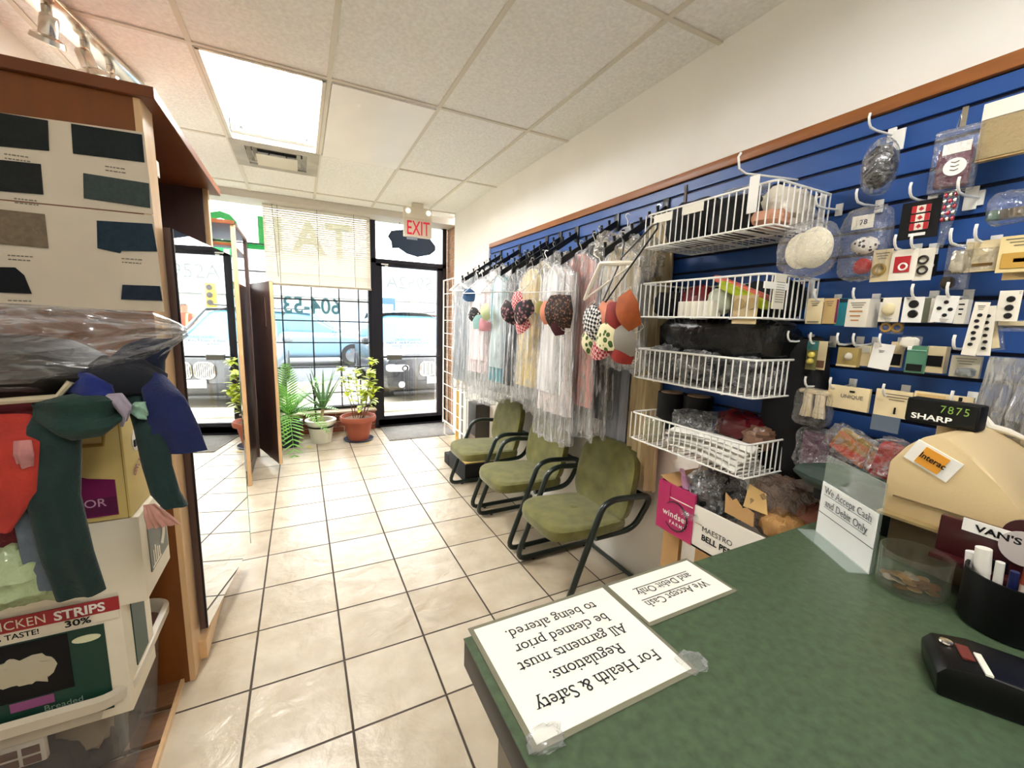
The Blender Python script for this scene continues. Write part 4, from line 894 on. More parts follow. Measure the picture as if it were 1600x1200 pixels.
for k, (y, x) in enumerate(((1.43, 1.60), (1.31, 1.64))):
    t = thing('ribbon_spool', ('black ribbon spool with pale core in the lowest basket', 'black ribbon spool behind the first in the lowest basket')[k], 'spool', (x, y, 1.0), 0, 'black ribbon spools')
    g = G(); g.lathe([(.022, 0), (.065, 0), (.065, .17), (.022, .17)], m_black, n=24); obj('wound_ribbon', g, t)
    g = G(); g.lathe([(.016, .0), (.05, 0), (.05, .174), (.016, .174), (.016, .165)], mat('spool_core', 'b89878', .6), n=24); obj('core', g, t)
for k, (c, d, m, lb_) in enumerate([((1.56, 1.23, 1.075), (.17, .24, .10), m_clr, 'clear crinkled bag on top of the lowest basket pile'), ((1.60, 1.06, 1.09), (.14, .2, .12), mat('wine_red_plastic', '5e0d17', .25, spec=.7, bump=.5, bs=20), 'wine red bagged cloth in the lowest basket'),
        ((1.57, .965, 1.07), (.10, .10, .09), mat('brown_bagged_loops', '7c5a44', .3, spec=.7, bump=.8, bs=30), 'brown loops in clear bag in the lowest basket, counter end'), ((1.45, 1.39, 1.01), (.08, .09, .11), film('pale_yellow_bag', .3, .7, .2, .8, tint='e6e2b8', bs=18), 'pale yellow bag at the door end of the lowest basket')]):
    lump('plastic_bag', lb_, 'bag', c, d, m, k+21, .3, 2.5, C5)
m_pad = mat('white_shoulder_pad', 'f1ede2', .8, bump=.2, bs=80)
for k in range(5):
    g = G(); g.grid(lambda u, v: V(((v-.5)*.10, (u-.5)*.36, .02*math.sin(PI*u)*(1 if k % 2 else .6)+.012*math.sin(PI*v))), 16, 8, m_pad); g.grid(lambda u, v: V(((v-.5)*.10, (u-.5)*.36, .02*math.sin(PI*u)*(1 if k % 2 else .6)-.004)), 16, 8, m_pad)
    tag(obj('shoulder_pad', g), 'white shoulder pad strip lying in the lowest basket', 'pad', 'white pads in the lowest basket', (1.455+.008*k, 1.10+.01*(k % 2), .972+.016*k), .06*(k-2))
# ---------------------------------------------------------------- carton under the baskets
m_mag = mat('magenta_print', 'b3215c', .5)
wc = thing('pepper_carton', 'magenta and white produce carton under the lowest basket', 'carton', (1.40, 1.275, .60))
m_ctn = mat('white_carton_board', 'efe9dc', .6)
L, Wd, Hh = .60, .32, .215
g = G(); g.box((.004, -L/2, Hh/2-.02), (.008, L, Hh-.04), m_ctn); g.box((Wd, -L/2, Hh/2), (.008, L, Hh), m_ctn); g.box((Wd/2, 0, Hh/2), (Wd, .008, Hh), m_mag); g.box((Wd/2, -L, Hh/2), (Wd, .008, Hh), m_ctn); g.box((Wd/2, -L/2, .004), (Wd, L, .008), m_ctn); obj('carton_body', g, wc)
g = G(); g.box((-.0015, -.095, Hh/2), (.004, .19, Hh), m_mag); g.box((.004, -.095, Hh-.02), (.008, .19, .04), m_mag); g.box((-.002, -.1, Hh*.74), (.004, .17, .004), m_ctn); g.box((-.004, -.035, Hh*.83), (.004, .06, .07), m_mag); obj('magenta_panel', g, wc)
g = G(); g.box((Wd/2, -.03, Hh), (Wd*.9, .09, .004), m_brown, Matrix.Rotation(.25, 3, 'X')); obj('open_flap', g, wc)
NY, ZZ = (0, -1, 0), (0, 0, 1)
g = G(); text(g, 'windset', (-.004, -.10, .075), NY, ZZ, .038, m_white, bold=.02, spacing=1.1); text(g, 'FARMS', (-.004, -.115, .045), NY, ZZ, .022, m_white, bold=.015, spacing=1.4)
obj('logo_lettering', g, wc); g = G(); text(g, 'MAESTRO', (-.001, -.30, .085), NY, ZZ, .030, m_black); text(g, 'BELL PEPPERS', (-.001, -.335, .048), NY, ZZ, .034, m_black, bold=.025); g.box((-.0005, -.215, .105), (.002, .03, .002), m_gold); obj('lettering', g, wc)
g = G(); n = 26; g.tube([(-.0045, -.10+.062*math.cos(2*PI*k/n), .085+.062*math.sin(2*PI*k/n)) for k in range(3, 24)], [.0015+.003*math.sin(PI*k/20) for k in range(21)], mat('dark_plum', '3a1024', .5), 5); obj('ring_emblem', g, wc)
sd_ = thing('wooden_stand', 'tan wooden stand carrying the magenta carton', 'stand', (1.56, .97, 0))
for q in (.26, -.26):
    g = G(); g.box((-.10, q, .295), (.02, .09, .585), m_brown); g.box((.13, q, .295), (.02, .09, .585), m_brown); obj('leg', g, sd_)
g = G(); g.box((.015, 0, .589), (.28, .62, .016), m_brown); obj('top_board', g, sd_)
bl_ = thing('bagged_bundle', 'clear bag of black cloth in the magenta carton, knotted at the front', 'bag', (1.52, 1.08, .80), 0)
g = G(); g.blob((0, 0, 0), (.17, .2, .20), m_bkc, 31, .2, 3, 20, 2.4); obj('black_fabric', g, bl_)
g = G(); g.blob((0, 0, .004), (.19, .22, .22), m_clr, 32, .25, 4, 28, 2.4)
for k in range(14):
    a = -1.2+2.4*k/13; g.tube([(-.10, .02, -.05), (-.125-.02*math.cos(a), .02+.05*math.sin(a), -.06-.03*math.cos(a))], [.004, .001], m_clr, 5)
obj('plastic_wrap', g, bl_)
lump('plastic_bag', 'clear bag of brown trims rising from the magenta carton', 'bag', (1.57, .86, .83), (.2, .22, .22), film('brown_clear_bag', .30, .7, .12, .5, bs=18, bump=.9, tint='c29a80'), 33, .3, 2.4, 'things in the magenta carton')
lump('cloth_bundle', 'dusty pink cloth at the counter end of the magenta carton', 'fabric', (1.60, .74, .83), (.16, .12, .09), mat('dusty_pink_cloth', 'a86a55', .5), 34, .25, 2.4, 'things in the magenta carton')
lump('cloth_bundle', 'golden brown trim bundle in the magenta carton', 'fabric', (1.50, .80, .80), (.12, .14, .10), mat('golden_trim', 'b98a4e', .4, bump=.8, bs=50, stretch=(1, 6, 1)), 35, .25, 2.4, 'things in the magenta carton')
g = G(); g.prism([(-.06, 0), (.05, -.03), (.055, .02), (.03, .035), (.012, .03), (-.01, .06), (-.025, .05), (-.05, .075)], (0, 0, 0), (0, -1, .2), (0, .2, 1), (.004, 0, 0), m_brown); tag(obj('torn_flap', g), 'torn brown cardboard flap standing at the carton front edge', 'cardboard', loc=(1.43, .915, .80))
g = G(); g.prism([(-.04, 0), (.05, -.02), (.04, .05), (-.02, .08)], (0, 0, 0), (0, -1, .3), (.2, .2, 1), (.004, 0, 0), mat('yellow_envelope', 'd9b574', .6)); tag(obj('envelope', g), 'yellow paper pack behind the torn cardboard flap', 'paper', loc=(1.46, .885, .84))
g = G(); g.ribbon([(0, 0, 0), (0, .015, .03), (.0, .02, .05)], [.02, .014, .01], [.015, .01, .006], mat('lilac_tissue', 'd6a5bd', .6), (0, 1, 0), .006); g.ribbon([(0, .01, .035), (0, .03, .06), (0, .035, .075)], [.006, .012, .008], [.004, .006, .004], mat('lilac_tissue'), (0, 1, 0), .003); tag(obj('tissue_bow', g), 'small lilac tissue bow at the door end of the magenta carton', 'tissue', loc=(1.46, 1.18, .80))
# ---------------------------------------------------------------- counter
CT = .95
m_green = mat('mottled_green_laminate', '495b41', .36, var=.3, vs=60, bump=.05, bs=120)
m_edge = mat('dark_counter_edge', '2b2620', .45)
m_panel = mat('grey_beige_counter_panel', '8f8674', .6, var=.05, vs=4)
ct = thing('service_counter', 'green topped service counter in the right foreground', 'counter', (1.0, .1, 0))
g = G(); g.box((-.0335, -.0, CT-.0015), (1.477, 1.01, .003), m_green, bev=.001, seg=1); obj('green_top', g, ct)
g = G(); g.box((-.0335, -.0, CT-.028), (1.475, 1.008, .05), m_edge, bev=.002); obj('top_edge', g, ct)
g = G(); g.box((-.02, -.0, .448), (1.40, .93, .896), m_panel, bev=.003); obj('base_cabinet', g, ct)
m_lam = film('laminating_pouch', .10, .35, .1, .7, bump=0)
m_paper = mat('cream_sign_paper', 'f3f1e2', .55); m_txt = mat('black_print', '15151c', .6)
def sign_sheet(label, c, w, d, lines, size, gap, under, sq=1):
    t = thing('counter_notice', label, 'notice', (c[0], c[1], CT)); NX, DY = (-1, 0, 0), (0, -1, 0)
    g = G(); g.box((0, 0, .0012), (w+.016, d+.016, .0012), mat('laminate_border', '7d7a66', .25, spec=.7)); obj('laminate', g, t)
    g = G(); g.box((0, 0, .0022), (w, d, .0012), m_paper); obj('paper', g, t)
    g = G(); y = -d/2+.055 if len(lines) > 2 else -.012
    for k, s in enumerate(lines):
        o = (0, y+gap*k, .003); text(g, s, o, NX, DY, size, m_txt, lift=.0004, serif=True, sx=.94)
        if under:
            vs, _ = glyphs(s, 'CENTER', True); xx = max(v.x for v in vs)*size*.94
            g.box((0, o[1]+.005, .0033), (2*xx, .0016, .0003), m_txt)
    obj('lettering', g, t); return t
sign_sheet('cream notice on health and safety cleaning rules lying on the counter corner', (.393, .502), .285, .222, ['For Health & Safety', 'Regulations:', 'All garments must', 'be cleaned prior', 'to being altered.'], .031, .035, False)
sign_sheet('smaller cream cash and debit notice lying behind the large notice', (.666, .555), .232, .115, ['We Accept Cash', 'and Debit Only'], .026, .034, True)
g = G(); g.blob((0, 0, .004), (.05, .035, .012), m_lam, 3, .4, 3, 18); tag(obj('tape_curl', g), 'crumpled clear tape at the front left corner of the large notice', 'tape', loc=(.265, .392, CT))
g = G(); g.blob((0, 0, .002), (.05, .04, .006), m_lam, 5, .4, 3, 18); tag(obj('tape_patch', g), 'worn clear tape at the right corner of the large notice', 'tape', loc=(.548, .40, CT))
# acrylic sign
m_acr = film('clear_acrylic', .10, .4, .03, .8, bump=0, tint='cfe2d8')
ac = thing('acrylic_sign', 'upright clear acrylic cash and debit sign on the counter', 'sign', (1.18, .485, CT))
d1 = V((-.109, -.169, 0)); wl = d1.length; d1.normalize(); nn = V((d1.y, -d1.x, 0)); Rm = Matrix((d1, -nn, (0, 0, 1))).transposed()
if (Rm @ V((0, 1, 0))).x < 0: pass
fx = -nn if (-nn).x < 0 else nn
g = G(); g.box((0, 0, .108), (wl, .004, .216), m_acr, Rm); obj('upright_plate', g, ac)
g = G(); g.prism([(-wl/2, 0), (wl/2, 0), (wl/2, .05), (-wl/2, .05)], (0, 0, .001), d1, fx, (0, 0, .003), m_acr); obj('base_plate', g, ac)
g = G(); g.box(fx*.004+V((0, 0, .073)), (wl-.006, .002, .144), mat('white_sign_paper', 'f0f1ec', .5), Rm); g.box(fx*.0045+V((0, 0, .062)), (wl-.006, .0025, .0018), mat('grey_fold', '55565a', .5), Rm); obj('paper', g, ac)
g = G()
for k, s in enumerate(('We Accept Cash', 'and Debit Only')):
    o = fx*.0056+V((0, 0, .118-.032*k)); ax = d1
    text(g, s, o, ax, ZZ, .026, mat('grey_print_text', '5c5c60', .6), lift=.0006 if ax.cross(V(ZZ)).dot(fx) > 0 else -.0006, serif=True, sx=.93)
    vs, _ = glyphs(s, 'CENTER', True); xx = max(v.x for v in vs)*.026*.93; g.box(o+fx*.0006+V((0, 0, -.004)), (2*xx, .0004, .0012), mat('grey_print_text'), Rm)
obj('lettering', g, ac)
# cash register
m_reg = mat('beige_register_plastic', 'd8bf8f', .45, bump=.06, bs=200); m_regd = mat('taupe_cash_drawer', '5c4c34', .5, bump=.05, bs=200)
rg = thing('cash_register', 'beige cash register with payment sticker at the right edge of the counter', 'cash register', (1.24, .43, CT))
g = G(); g.box((.22, -.2, .055), (.42, .40, .11), m_regd, bev=.006); obj('cash_drawer', g, rg)
side = [(.02, .112), (.02, .235), (-.005, .28), (-.035, .312), (-.07, .318), (-.115, .29), (-.165, .235), (-.205, .185), (-.235, .155), (-.29, .14), (-.39, .125), (-.39, .112)]
g = G(); g.prism([(y, z) for y, z in side], (.012, 0, 0), (0, 1, 0), (0, 0, 1), (.40, 0, 0), m_reg)
bmesh.ops.bevel(g.bm, geom=list(g.bm.edges), offset=.007, segments=2, affect='EDGES', profile=.5); obj('upper_housing', g, rg)
g = G(); g.box((.008, -.15, .158), (.004, .30, .003), mat('seam_brown', '7a6440', .6)); g.box((.2, -.19, .1125), (.42, .42, .006), mat('beige_dark_lip', '9d8658', .5)); obj('seam', g, rg)
dv = V((0, -1, -.28)).normalized()
g = G(); g.box((.0105, -.055, .262), (.004, .085, .052), m_white, Matrix.Rotation(.42, 3, 'X')); obj('sticker', g, rg)
g = G(); g.box((.008, -.055, .262), (.004, .045, .042), mat('amber_sticker', 'e29a2c', .5), Matrix.Rotation(.42, 3, 'X')); text(g, 'Interac', (.005, -.055, .257), (0, -1, -.42), (0, -.42, 1), .019, m_black, bold=.02, sx=.9); obj('payment_badge', g, rg)
g = G(); g.prism([(-.14, .150), (-.19, .140), (-.24, .143), (-.19, .146)], (.009, 0, 0), (0, 1, 0), (0, 0, 1), (.004, 0, 0), m_black); obj('side_slot', g, rg)
g = G(); g.box((.10, -.235, .236), (.12, .075, .008), m_black, Matrix.Rotation(.69, 3, 'X')); g.box((.075, -.225, .247), (.05, .035, .006), mat('lcd_cream', 'cfc693', .4), Matrix.Rotation(.69, 3, 'X')); text(g, 'Ext', (.075, -.228, .25), (1, 0, 0), (0, .77, .64), .022, m_black, lift=.002); obj('operator_display', g, rg)
cdp = thing('customer_display', 'black pole display reading digits above the beige register', 'display', (1.42, .44, CT+.10))
Rz = Matrix.Rotation(.0, 3, 'Z')
g = G(); g.tube([(.03, -.02, .1), (.03, -.02, .27)], .018, m_reg, 14); obj('pole', g, cdp)
g = G(); g.box((.0, -.02, .248), (.05, .135, .062), m_black, bev=.006); obj('display_housing', g, cdp)
g = G(); g.box((-.0262, -.02, .25), (.002, .125, .052), mat('display_window', '0a0d0b', .15)); obj('display_window', g, cdp)
g = G(); text(g, 'SHARP', (-.0276, -.005, .2285), NY, ZZ, .019, m_white, bold=.025, sx=1.35)
text(g, '7875', (-.0276, -.045, .2515), NY, ZZ, .026, mat('green_digits', '6f8f3a', .5, emit=.08), sx=.85, spacing=1.25); obj('lettering', g, cdp)
# jar, pens, cards, terminal
m_jar = film('jar_glass', .01, .14, .02, .6, bump=0, tint='e4e6c9')
jr = thing('coin_jar', 'short clear glass jar with coins beside the acrylic sign', 'jar', (1.135, .338, CT))
g = G(); g.lathe([(0, .003), (.052, .003), (.058, .012), (.058, .088), (.055, .088), (.053, .014), (0, .012)], m_jar, n=32); obj('jar_glass', g, jr)
for k in range(20):
    a, r = 2.4*k, .041*math.sqrt((k+.5)/20); g = G(); c = rnd.choice(['b8976b', 'a9875c', 'c2b7a3', '8e6a48'])
    g.lathe([(0, .0008), (.0115, .0008), (.0115, -.0008), (0, -.0008)], mat('coin_'+c, c, .3, metal=.8), n=16)
    o = tag(obj('coin', g), 'copper or silver coin in the clear glass jar', 'coin', 'coins in the glass jar', (1.135+r*math.cos(a), .338+r*math.sin(a), CT+.016+.012*(1-(r/.041)**2)+.0006*(k % 3))); o.rotation_euler = (rnd.uniform(-.3, .3), rnd.uniform(-.3, .3), 0)
pc = thing('pen_cup', 'black pen holder cup right of the coin jar', 'pen holder', (1.155, .205, CT))
g = G(); g.lathe([(0, .002), (.062, .002), (.066, .01), (.066, .105), (.062, .105), (.061, .012), (0, .012)], mat('cup_black', '050505', .5, spec=.25), n=32); obj('cup', g, pc)
for k, (dx, dy, h, r, c, c2, lb_) in enumerate([(.0, .038, .125, .0115, 'f1ecdf', None, 'thick white marker in the black pen cup'), (.012, .052, .105, .011, 'f3f0ea', 'e8601f', 'white and orange marker in the black pen cup'), (-.035, .012, .125, .006, 'e3e0d6', None, 'slim white pen in the black pen cup'), (.02, -.005, .12, .006, 'a5442c', 'd8c8b8', 'red brown pen in the black pen cup'), (-.02, .0, .11, .006, '1b2350', None, 'navy blue pen in the black pen cup')]):
    t = thing('marker_pen', lb_, 'pen', (1.155+dx, .205+dy, CT+.014), 0, 'pens in the black cup'); t.rotation_euler = (-dy*2, dx*2, 0)
    g = G(); g.lathe([(0, 0), (r, 0), (r, h*.62), (0, h*.62)], mat('pen_'+(c2 or c), c2 or c, .35), n=14); obj('pen_barrel', g, t)
    g = G(); g.lathe([(0, h*.62), (r*1.05, h*.62), (r, h), (0, h)], mat('pen_'+c, c, .35), n=14); obj('pen_cap', g, t)
ch_ = thing('card_holder', 'maroon card holder showing a white tailor card behind the pen cup', 'card holder', (1.222, .235, CT+.088))
m_maroon = mat('maroon_plastic', '3a0c12', .3, coat=.3)
g = G(); g.box((.0, .0, .03), (.02, .20, .085), m_maroon, bev=.004); g.box((-.015, 0, -.012), (.05, .20, .012), m_maroon, bev=.003); g.lathe([(0, .004), (.034, .004), (.034, -.004), (0, -.004)], m_maroon, (.002, -.02, .075), 28, Matrix.Rotation(PI/2, 4, 'Y')); g.box((.002, 0, -.048), (.03, .10, .08), m_maroon); obj('holder', g, ch_)
g = G(); g.box((-.0115, -.03, .068), (.003, .19, .026), m_white); text(g, "VAN'S TAILOR", (-.0132, -.028, .061), NY, ZZ, .0185, m_black, bold=.03, sx=1.25); obj('name_strip', g, ch_)
g = G(); g.lathe([(0, .002), (.033, .002), (.033, -.002), (0, -.002)], mat('grey_card', 'c2b9b4', .5), (-.0118, -.02, .055), 28, Matrix.Rotation(PI/2, 4, 'Y')); obj('round_card', g, ch_)
tm = thing('payment_terminal', 'black card payment terminal lying on the counter, lower right', 'terminal', (.93, .135, CT), math.radians(30))
m_term = mat('black_terminal_plastic', '060606', .35, spec=.3)
prof = [(-.10, .0), (-.105, .035), (-.095, .05), (-.055, .058), (.02, .052), (.22, .04), (.22, .0)]
g = G(); g.prism([(x, z) for x, z in prof], (0, -.042, 0), (0, -1, 0), (0, 0, 1), (.084, 0, 0), m_term)
g2 = G(); g2.prism([(x, z) for x, z in prof], (-.045, 0, .0), (0, -1, 0), (0, 0, 1), (.09, 0, 0), m_term); g.bm.free(); g = g2
bmesh.ops.bevel(g.bm, geom=list(g.bm.edges), offset=.004, segments=2, affect='EDGES', profile=.5); obj('terminal_body', g, tm)
g = G(); g.box((-.02, .052, .0585), (.05, .008, .003), mat('terminal_stripe', 'e6e2d0', .4)); obj('white_stripe', g, tm)
g = G(); g.box((-.0, .066, .057), (.035, .014, .003), mat('terminal_brand', '6b2a22', .4)); obj('red_badge', g, tm)
g = G(); g.lathe([(0, .003), (.008, .002), (.009, 0)], m_chr, (.02, .082, .054), 14); obj('button', g, tm)
# packets beyond the register
def packet(label, c, d, m, wrap, seed, rot=(0, 0, 0)):
    t = thing('cloth_packet', label, 'packet', c, 0, 'bagged cloth behind the register', rot=rot); g = G(); g.box((0, 0, 0), d, m, bev=min(d)*.3); obj('folded_cloth', g, t)
    g = G(); g.blob((0, 0, .0), [x*1.15+.01 for x in d], m_clr, seed, .12, 4, 28, 5); obj('plastic_wrap', g, t)
    return t
packet('purple printed cloth packet standing behind the register, left', (1.60, .72, 1.075), (.04, .20, .13), mat('purple_cloth', '5a1244', .5, var=.2, vs=20), 1, 41)
packet('orange striped red cloth packet leaning behind the register', (1.57, .61, 1.10), (.03, .22, .08), mat('orange_red_cloth', 'c7401c', .5, var=.35, vs=14, col2='8c8a2a', stretch=(1, .3, 3)), 1, 42, (.45, 0, 0))
packet('bright red cloth packet behind the register, right of the orange one', (1.56, .53, 1.10), (.05, .13, .12), mat('bright_red_cloth', 'b01b1b', .45), 1, 43, (.2, 0, 0))
cp = thing('folded_cloth', 'dark green oval folded cloth lying behind the acrylic sign', 'cloth', (1.49, .62, 1.03)); g = G()
g.ribbon([(-.0, .15, .0), (0, .08, .0), (0, 0, 0), (0, -.14, 0)], [.03, .075, .085, .06], [.01, .028, .03, .02], mat('dark_green_cloth', '27382c', .6, var=.2, vs=20), (1, 0, .15), .008, 9, 3); obj('cloth_body', g, cp)
g = G(); g.box((.02, -.0, -.045), (.12, .16, .06), m_black, bev=.01); obj('black_base', g, cp)
g = G(); g.box((0, 0, 0), (.18, .14, .10), m_black, bev=.012); tag(obj('dark_case', g), 'dark case at the wall end of the counter behind the acrylic sign', 'case', loc=(1.46, .53, CT+.052))
lump('cloth_bundle', 'dark grey bagged cloth behind the register at the right edge', 'fabric', (1.62, .33, 1.22), (.12, .22, .12), mat('dark_bagged', '1b1815', .3, spec=.6, bump=.8, bs=25), 44, .25, 2.6)
tag(obj('cable', G().tube(rounded([(1.68, .79, .99), (1.67, .78, .90), (1.69, .76, .80), (1.70, .72, .74)], .03), .004, m_black, 6)), 'thin black cable hanging on the wall below the slatwall', 'cable')
# ---------------------------------------------------------------- notions hung on the slatwall
m_bei = mat('beige_card', 'e2cfa2', .6, var=.05, vs=20); m_ivory = mat('ivory_card', 'efe8d6', .6); m_tan = mat('tan_card', 'cfae74', .6)
m_teal = mat('teal_card', '1f8b9c', .5); m_zip = film('zip_bag', .012, .28, .08, .7, bs=22, bump=.7, gloss=1.5, crease=.12)
m_btn = mat('black_button', '0d0d0f', .3)
HK = None
def hook(u, v, label, L=.15, x=None):
    """white wire display hook; (u, v) is where its curled tip sits"""
    global HK
    p = onX(u, v, XS-L)
    if HK is None:
        HK = thing('display_hook', label, 'hook', (XS, p.y, p.z), 0, 'white display hooks'); g = G()
        g.tube([(-.004, 0, -.012), (-.10, 0, -.02), (-.135, 0, -.018), (-.147, 0, -.008), (-.152, 0, .006), (-.149, 0, .018)], .0036, m_wire, 8); obj('hook_rod', g, HK)
        g = G(); g.box((-.005, 0, -.012), (.006, .022, .04), m_wire, bev=.001); obj('back_plate', g, HK)
        return HK
    return dup(HK, (XS, p.y, p.z), label=label)
def frame_of(u0, v0, u1, v1, x):
    um, vm = (u0+u1)/2, (v0+v1)/2
    a, b = onX(u0, vm, x), onX(u1, vm, x); t, bt = onX(um, v0, x), onX(um, v1, x)
    return V((x, (a.y+b.y)/2, (t.z+bt.z)/2)), abs(a.y-b.y), abs(t.z-bt.z)
GN = 'notions on the slatwall'
def card(u0, v0, u1, v1, x, m, label, parts=(), t=.002, name='notion_card', rz=0, cat='card', rx=0):
    """flat card facing the room; parts are (kind, material, px, pz, w, h) in card fractions"""
    c, w, h = frame_of(u0, v0, u1, v1, x)
    o = thing(name, label, cat, c, rz, GN); o.rotation_euler = (rx, 0, rz)
    g = G(); g.box((t/2, 0, 0), (t, w, h), m, bev=.0004, seg=1); obj('card', g, o)
    for nm, kind, mm, px, pz, pw, ph in parts:
        g = G(); y, z = -px*w, pz*h
        if kind == 'box': g.box((-.0015, y, z), (.003, pw*w, ph*h), mm, bev=.0006, seg=1)
        elif kind == 'disc': g.lathe([(0, .003), (pw*w/2*.8, .003), (pw*w/2, .001), (pw*w/2, -.001), (0, -.001)], mm, (-.001, y, z), 20, Matrix.Rotation(-PI/2, 4, 'Y'))
        elif kind == 'ring':
            r = pw*w/2; g.tube([(-.004, y+r*math.cos(2*PI*k/20), z+r*math.sin(2*PI*k/20)) for k in range(20)], r*.28, mm, 8, closed=True)
        elif kind == 'dome': g.blob((-.006, y, z), (.022, pw*w, ph*h), mm, 3, .1, 2, 18, 2.2)
        elif kind == 'lines':
            for k in range(3): g.box((-.0006, y, z+ph*h*(1-k)*.4), (.0008, pw*w*(1-.2*k), ph*h*.12), mm)
        elif kind == 'bag': g.blob((-.008, y, z), (.03, pw*w, ph*h), mm, 5, .15, 3, 20, 4)
        elif kind == 'text': text(g, pw, (-.0007, y, z), NY, ZZ, ph*h, mm, bold=.015)
        obj(nm, g, o)
    return o
I = m_ink; BT = ('button', 'disc', m_btn)
# hooks
for u, v, lb in [(1358, 187, 'white hook holding the black dome pad'), (1275, 312, 'white hook beside the top basket holding the round foam pads'), (1338, 305, 'white hook above the polka dot bag'), (1422, 296, 'white hook above the flag patch card'), (1497, 288, 'white hook above the red beaded strip'),
    (1398, 377, 'white hook above the red elastic card, left'), (1424, 376, 'white hook above the buckle card'), (1485, 368, 'white hook above the clear silver pack'), (1524, 362, 'white hook above the beige needle pack'),
    (1333, 459, 'white hook above the thick ivory card pack'), (1273, 460, 'white hook above the tan card, nearest the baskets'), (1425, 454, 'white hook above the two button card'), (1480, 452, 'white hook above the four button card'),
    (1231, 525, 'white empty hook beside the baskets'), (1266, 528, 'white hook above the green bagged buttons'), (1308, 529, 'white hook above the shallow tan box'), (1333, 530, 'white hook right of the one over the tan box'), (1374, 531, 'white hook above the white folded card'), (1490, 534, 'white hook above the grey thread pack'),
    (1258, 596, 'white hook above the glove forms'), (1297, 598, 'white hook above the lowest left long card'), (1380, 609, 'white hook above the lowest middle long card'), (1487, 621, 'white hook above the lowest right long card')]:
    hook(u, v, lb)
pl8 = tag(obj('hook_plate', G().box((0, 0, 0), (.004, .028, .062), m_white, bev=.001)), 'white plate behind the black dome pad', 'plate', 'white plates on the slatwall', frame_of(1398, 200, 1412, 236, 1.69)[0])
dup(pl8, frame_of(1506, 290, 1528, 330, 1.69)[0], label='white plate right of the red beaded strip')
# row by row
c, w, h = frame_of(1348, 222, 1402, 300, 1.585)
t = thing('dome_pad', 'shiny black dome pad in clear film hanging at the top', 'pad', c, 0, GN)
g = G(); g.blob((0, 0, 0), (.085, w*.95, h*.86), mat('glossy_black_cup', '090a08', .12, spec=.7), 1, .06, 2, 28, 2.0); obj('black_pad', g, t)
g = G(); g.box((-.012, .006, 0), (.003, .006, h*1.05), mat('grey_seam', '6a6f72', .4)); g.blob((0, 0, 0), (.09, w, h*1.12), m_zip, 2, .06, 2, 24, 2.2); obj('clear_film', g, t)
c, w, h = frame_of(1456, 200, 1528, 300, 1.585)
t = thing('zip_bag', 'zip bag with dark maroon pad and round white label', 'zip bag', c, .1, GN)
g = G(); g.box((.005, 0, -.018), (.026, w*.72, h*.60), mat('maroon_pad', '5a1030', .6), bev=.008); obj('maroon_pad', g, t)
g = G(); g.box((-.009, -.004, h*.17), (.003, w*.58, h*.16), m_white); g.lathe([(0, .002), (w*.24, .002), (w*.24, -.002), (0, -.002)], m_white, (-.0105, -.006, -.02), 24, Matrix.Rotation(PI/2, 4, 'Y'))
obj('label', g, t); g = G()
for k in range(3): g.tube([(-.0135, -.006+q*.008, -.02-.01*k+.01+abs(q)*.003) for q in (-1, 0, 1)], .001, m_ink, 4)
obj('label_mark', g, t)
g = G(); g.box((.005, 0, .0), (.034, w*.96, h*.98), m_zip, bev=.008); g.box((.005, 0, h*.46), (.006, w, .004), m_zip); obj('clear_bag', g, t)
g = G(); g.tube([(0, -.004, h*.5), (-.01, 0, h*.66), (.0, .006, h*.5)], .0015, m_steel, 5); g.box((-.004, -.006, h*.62), (.004, .012, .05), m_chr); obj('hanging_clip', g, t)
card(1533, 150, 1640, 240, 1.60, m_tan, 'wide pack of woven beige canvas with a printed white header, top right', [('header', 'box', m_ivory, 0, .36, 1, .30), ('lettering', 'text', m_ink, 0, .34, 'UNIQUE', .14), ('canvas', 'box', mat('woven_canvas', 'a8946b', .8, bump=.5, bs=120), 0, -.12, .98, .70)], t=.02, name='canvas_pack')
c, w, h = frame_of(1226, 355, 1302, 425, 1.50)
t = thing('foam_pads', 'pair of ivory foam cups in a clear bag beside the top basket', 'pads', c, .2, GN)
m_foam = mat('ivory_foam', 'ece3c6', .85, bump=.15, bs=150)
g = G(); g.blob((.01, .022, 0), (.05, w*.62, h*.82), m_foam, 1, .03, 2, 28, 2.0); obj('foam_cup', g, t)
g = G(); g.blob((-.005, -.018, .004), (.06, w*.70, h*.9), m_foam, 2, .03, 2, 28, 2.0); obj('foam_cup', g, t)
g = G(); g.blob((0, 0, .0), (.075, w*1.12, h*1.22), m_zip, 3, .14, 3, 28, 2.6); g.prism([(-w*.3, h*.4), (w*.35, h*.4), (.0, h*.95)], (.0, 0, 0), NY, ZZ, (.004, 0, 0), m_zip); obj('clear_bag', g, t)
c, w, h = frame_of(1318, 330, 1385, 432, 1.585)
t = thing('zip_bag', 'clear bag with a tag, polka dot cushion and red pincushion', 'zip bag', c, 0, GN)
g = G(); g.blob((0, -.002, -.005), (.05, w*.6, h*.26), pattern('polka_dot_cloth', 'dots', '3a2a26', 'efe7da', 70), 1, .1, 2, 24, 2.2); obj('polka_cushion', g, t)
g = G(); g.blob((0, -.004, -h*.34), (.04, w*.42, h*.24), mat('red_tomato', 'b3121c', .4), 2, .1, 2, 20, 2.2); obj('red_pincushion', g, t)
g = G(); g.box((-.01, .008, h*.33), (.003, w*.5, h*.2), m_ivory); text(g, '78', (-.013, .004, h*.29), NY, ZZ, .02, m_black, bold=.03); obj('price_tag', g, t)
g = G(); g.blob((0, 0, 0), (.07, w*1.1, h*1.08), m_zip, 6, .12, 3, 28, 4); obj('clear_bag', g, t)
m_flag = mat('flag_red', 'b3161e', .6)
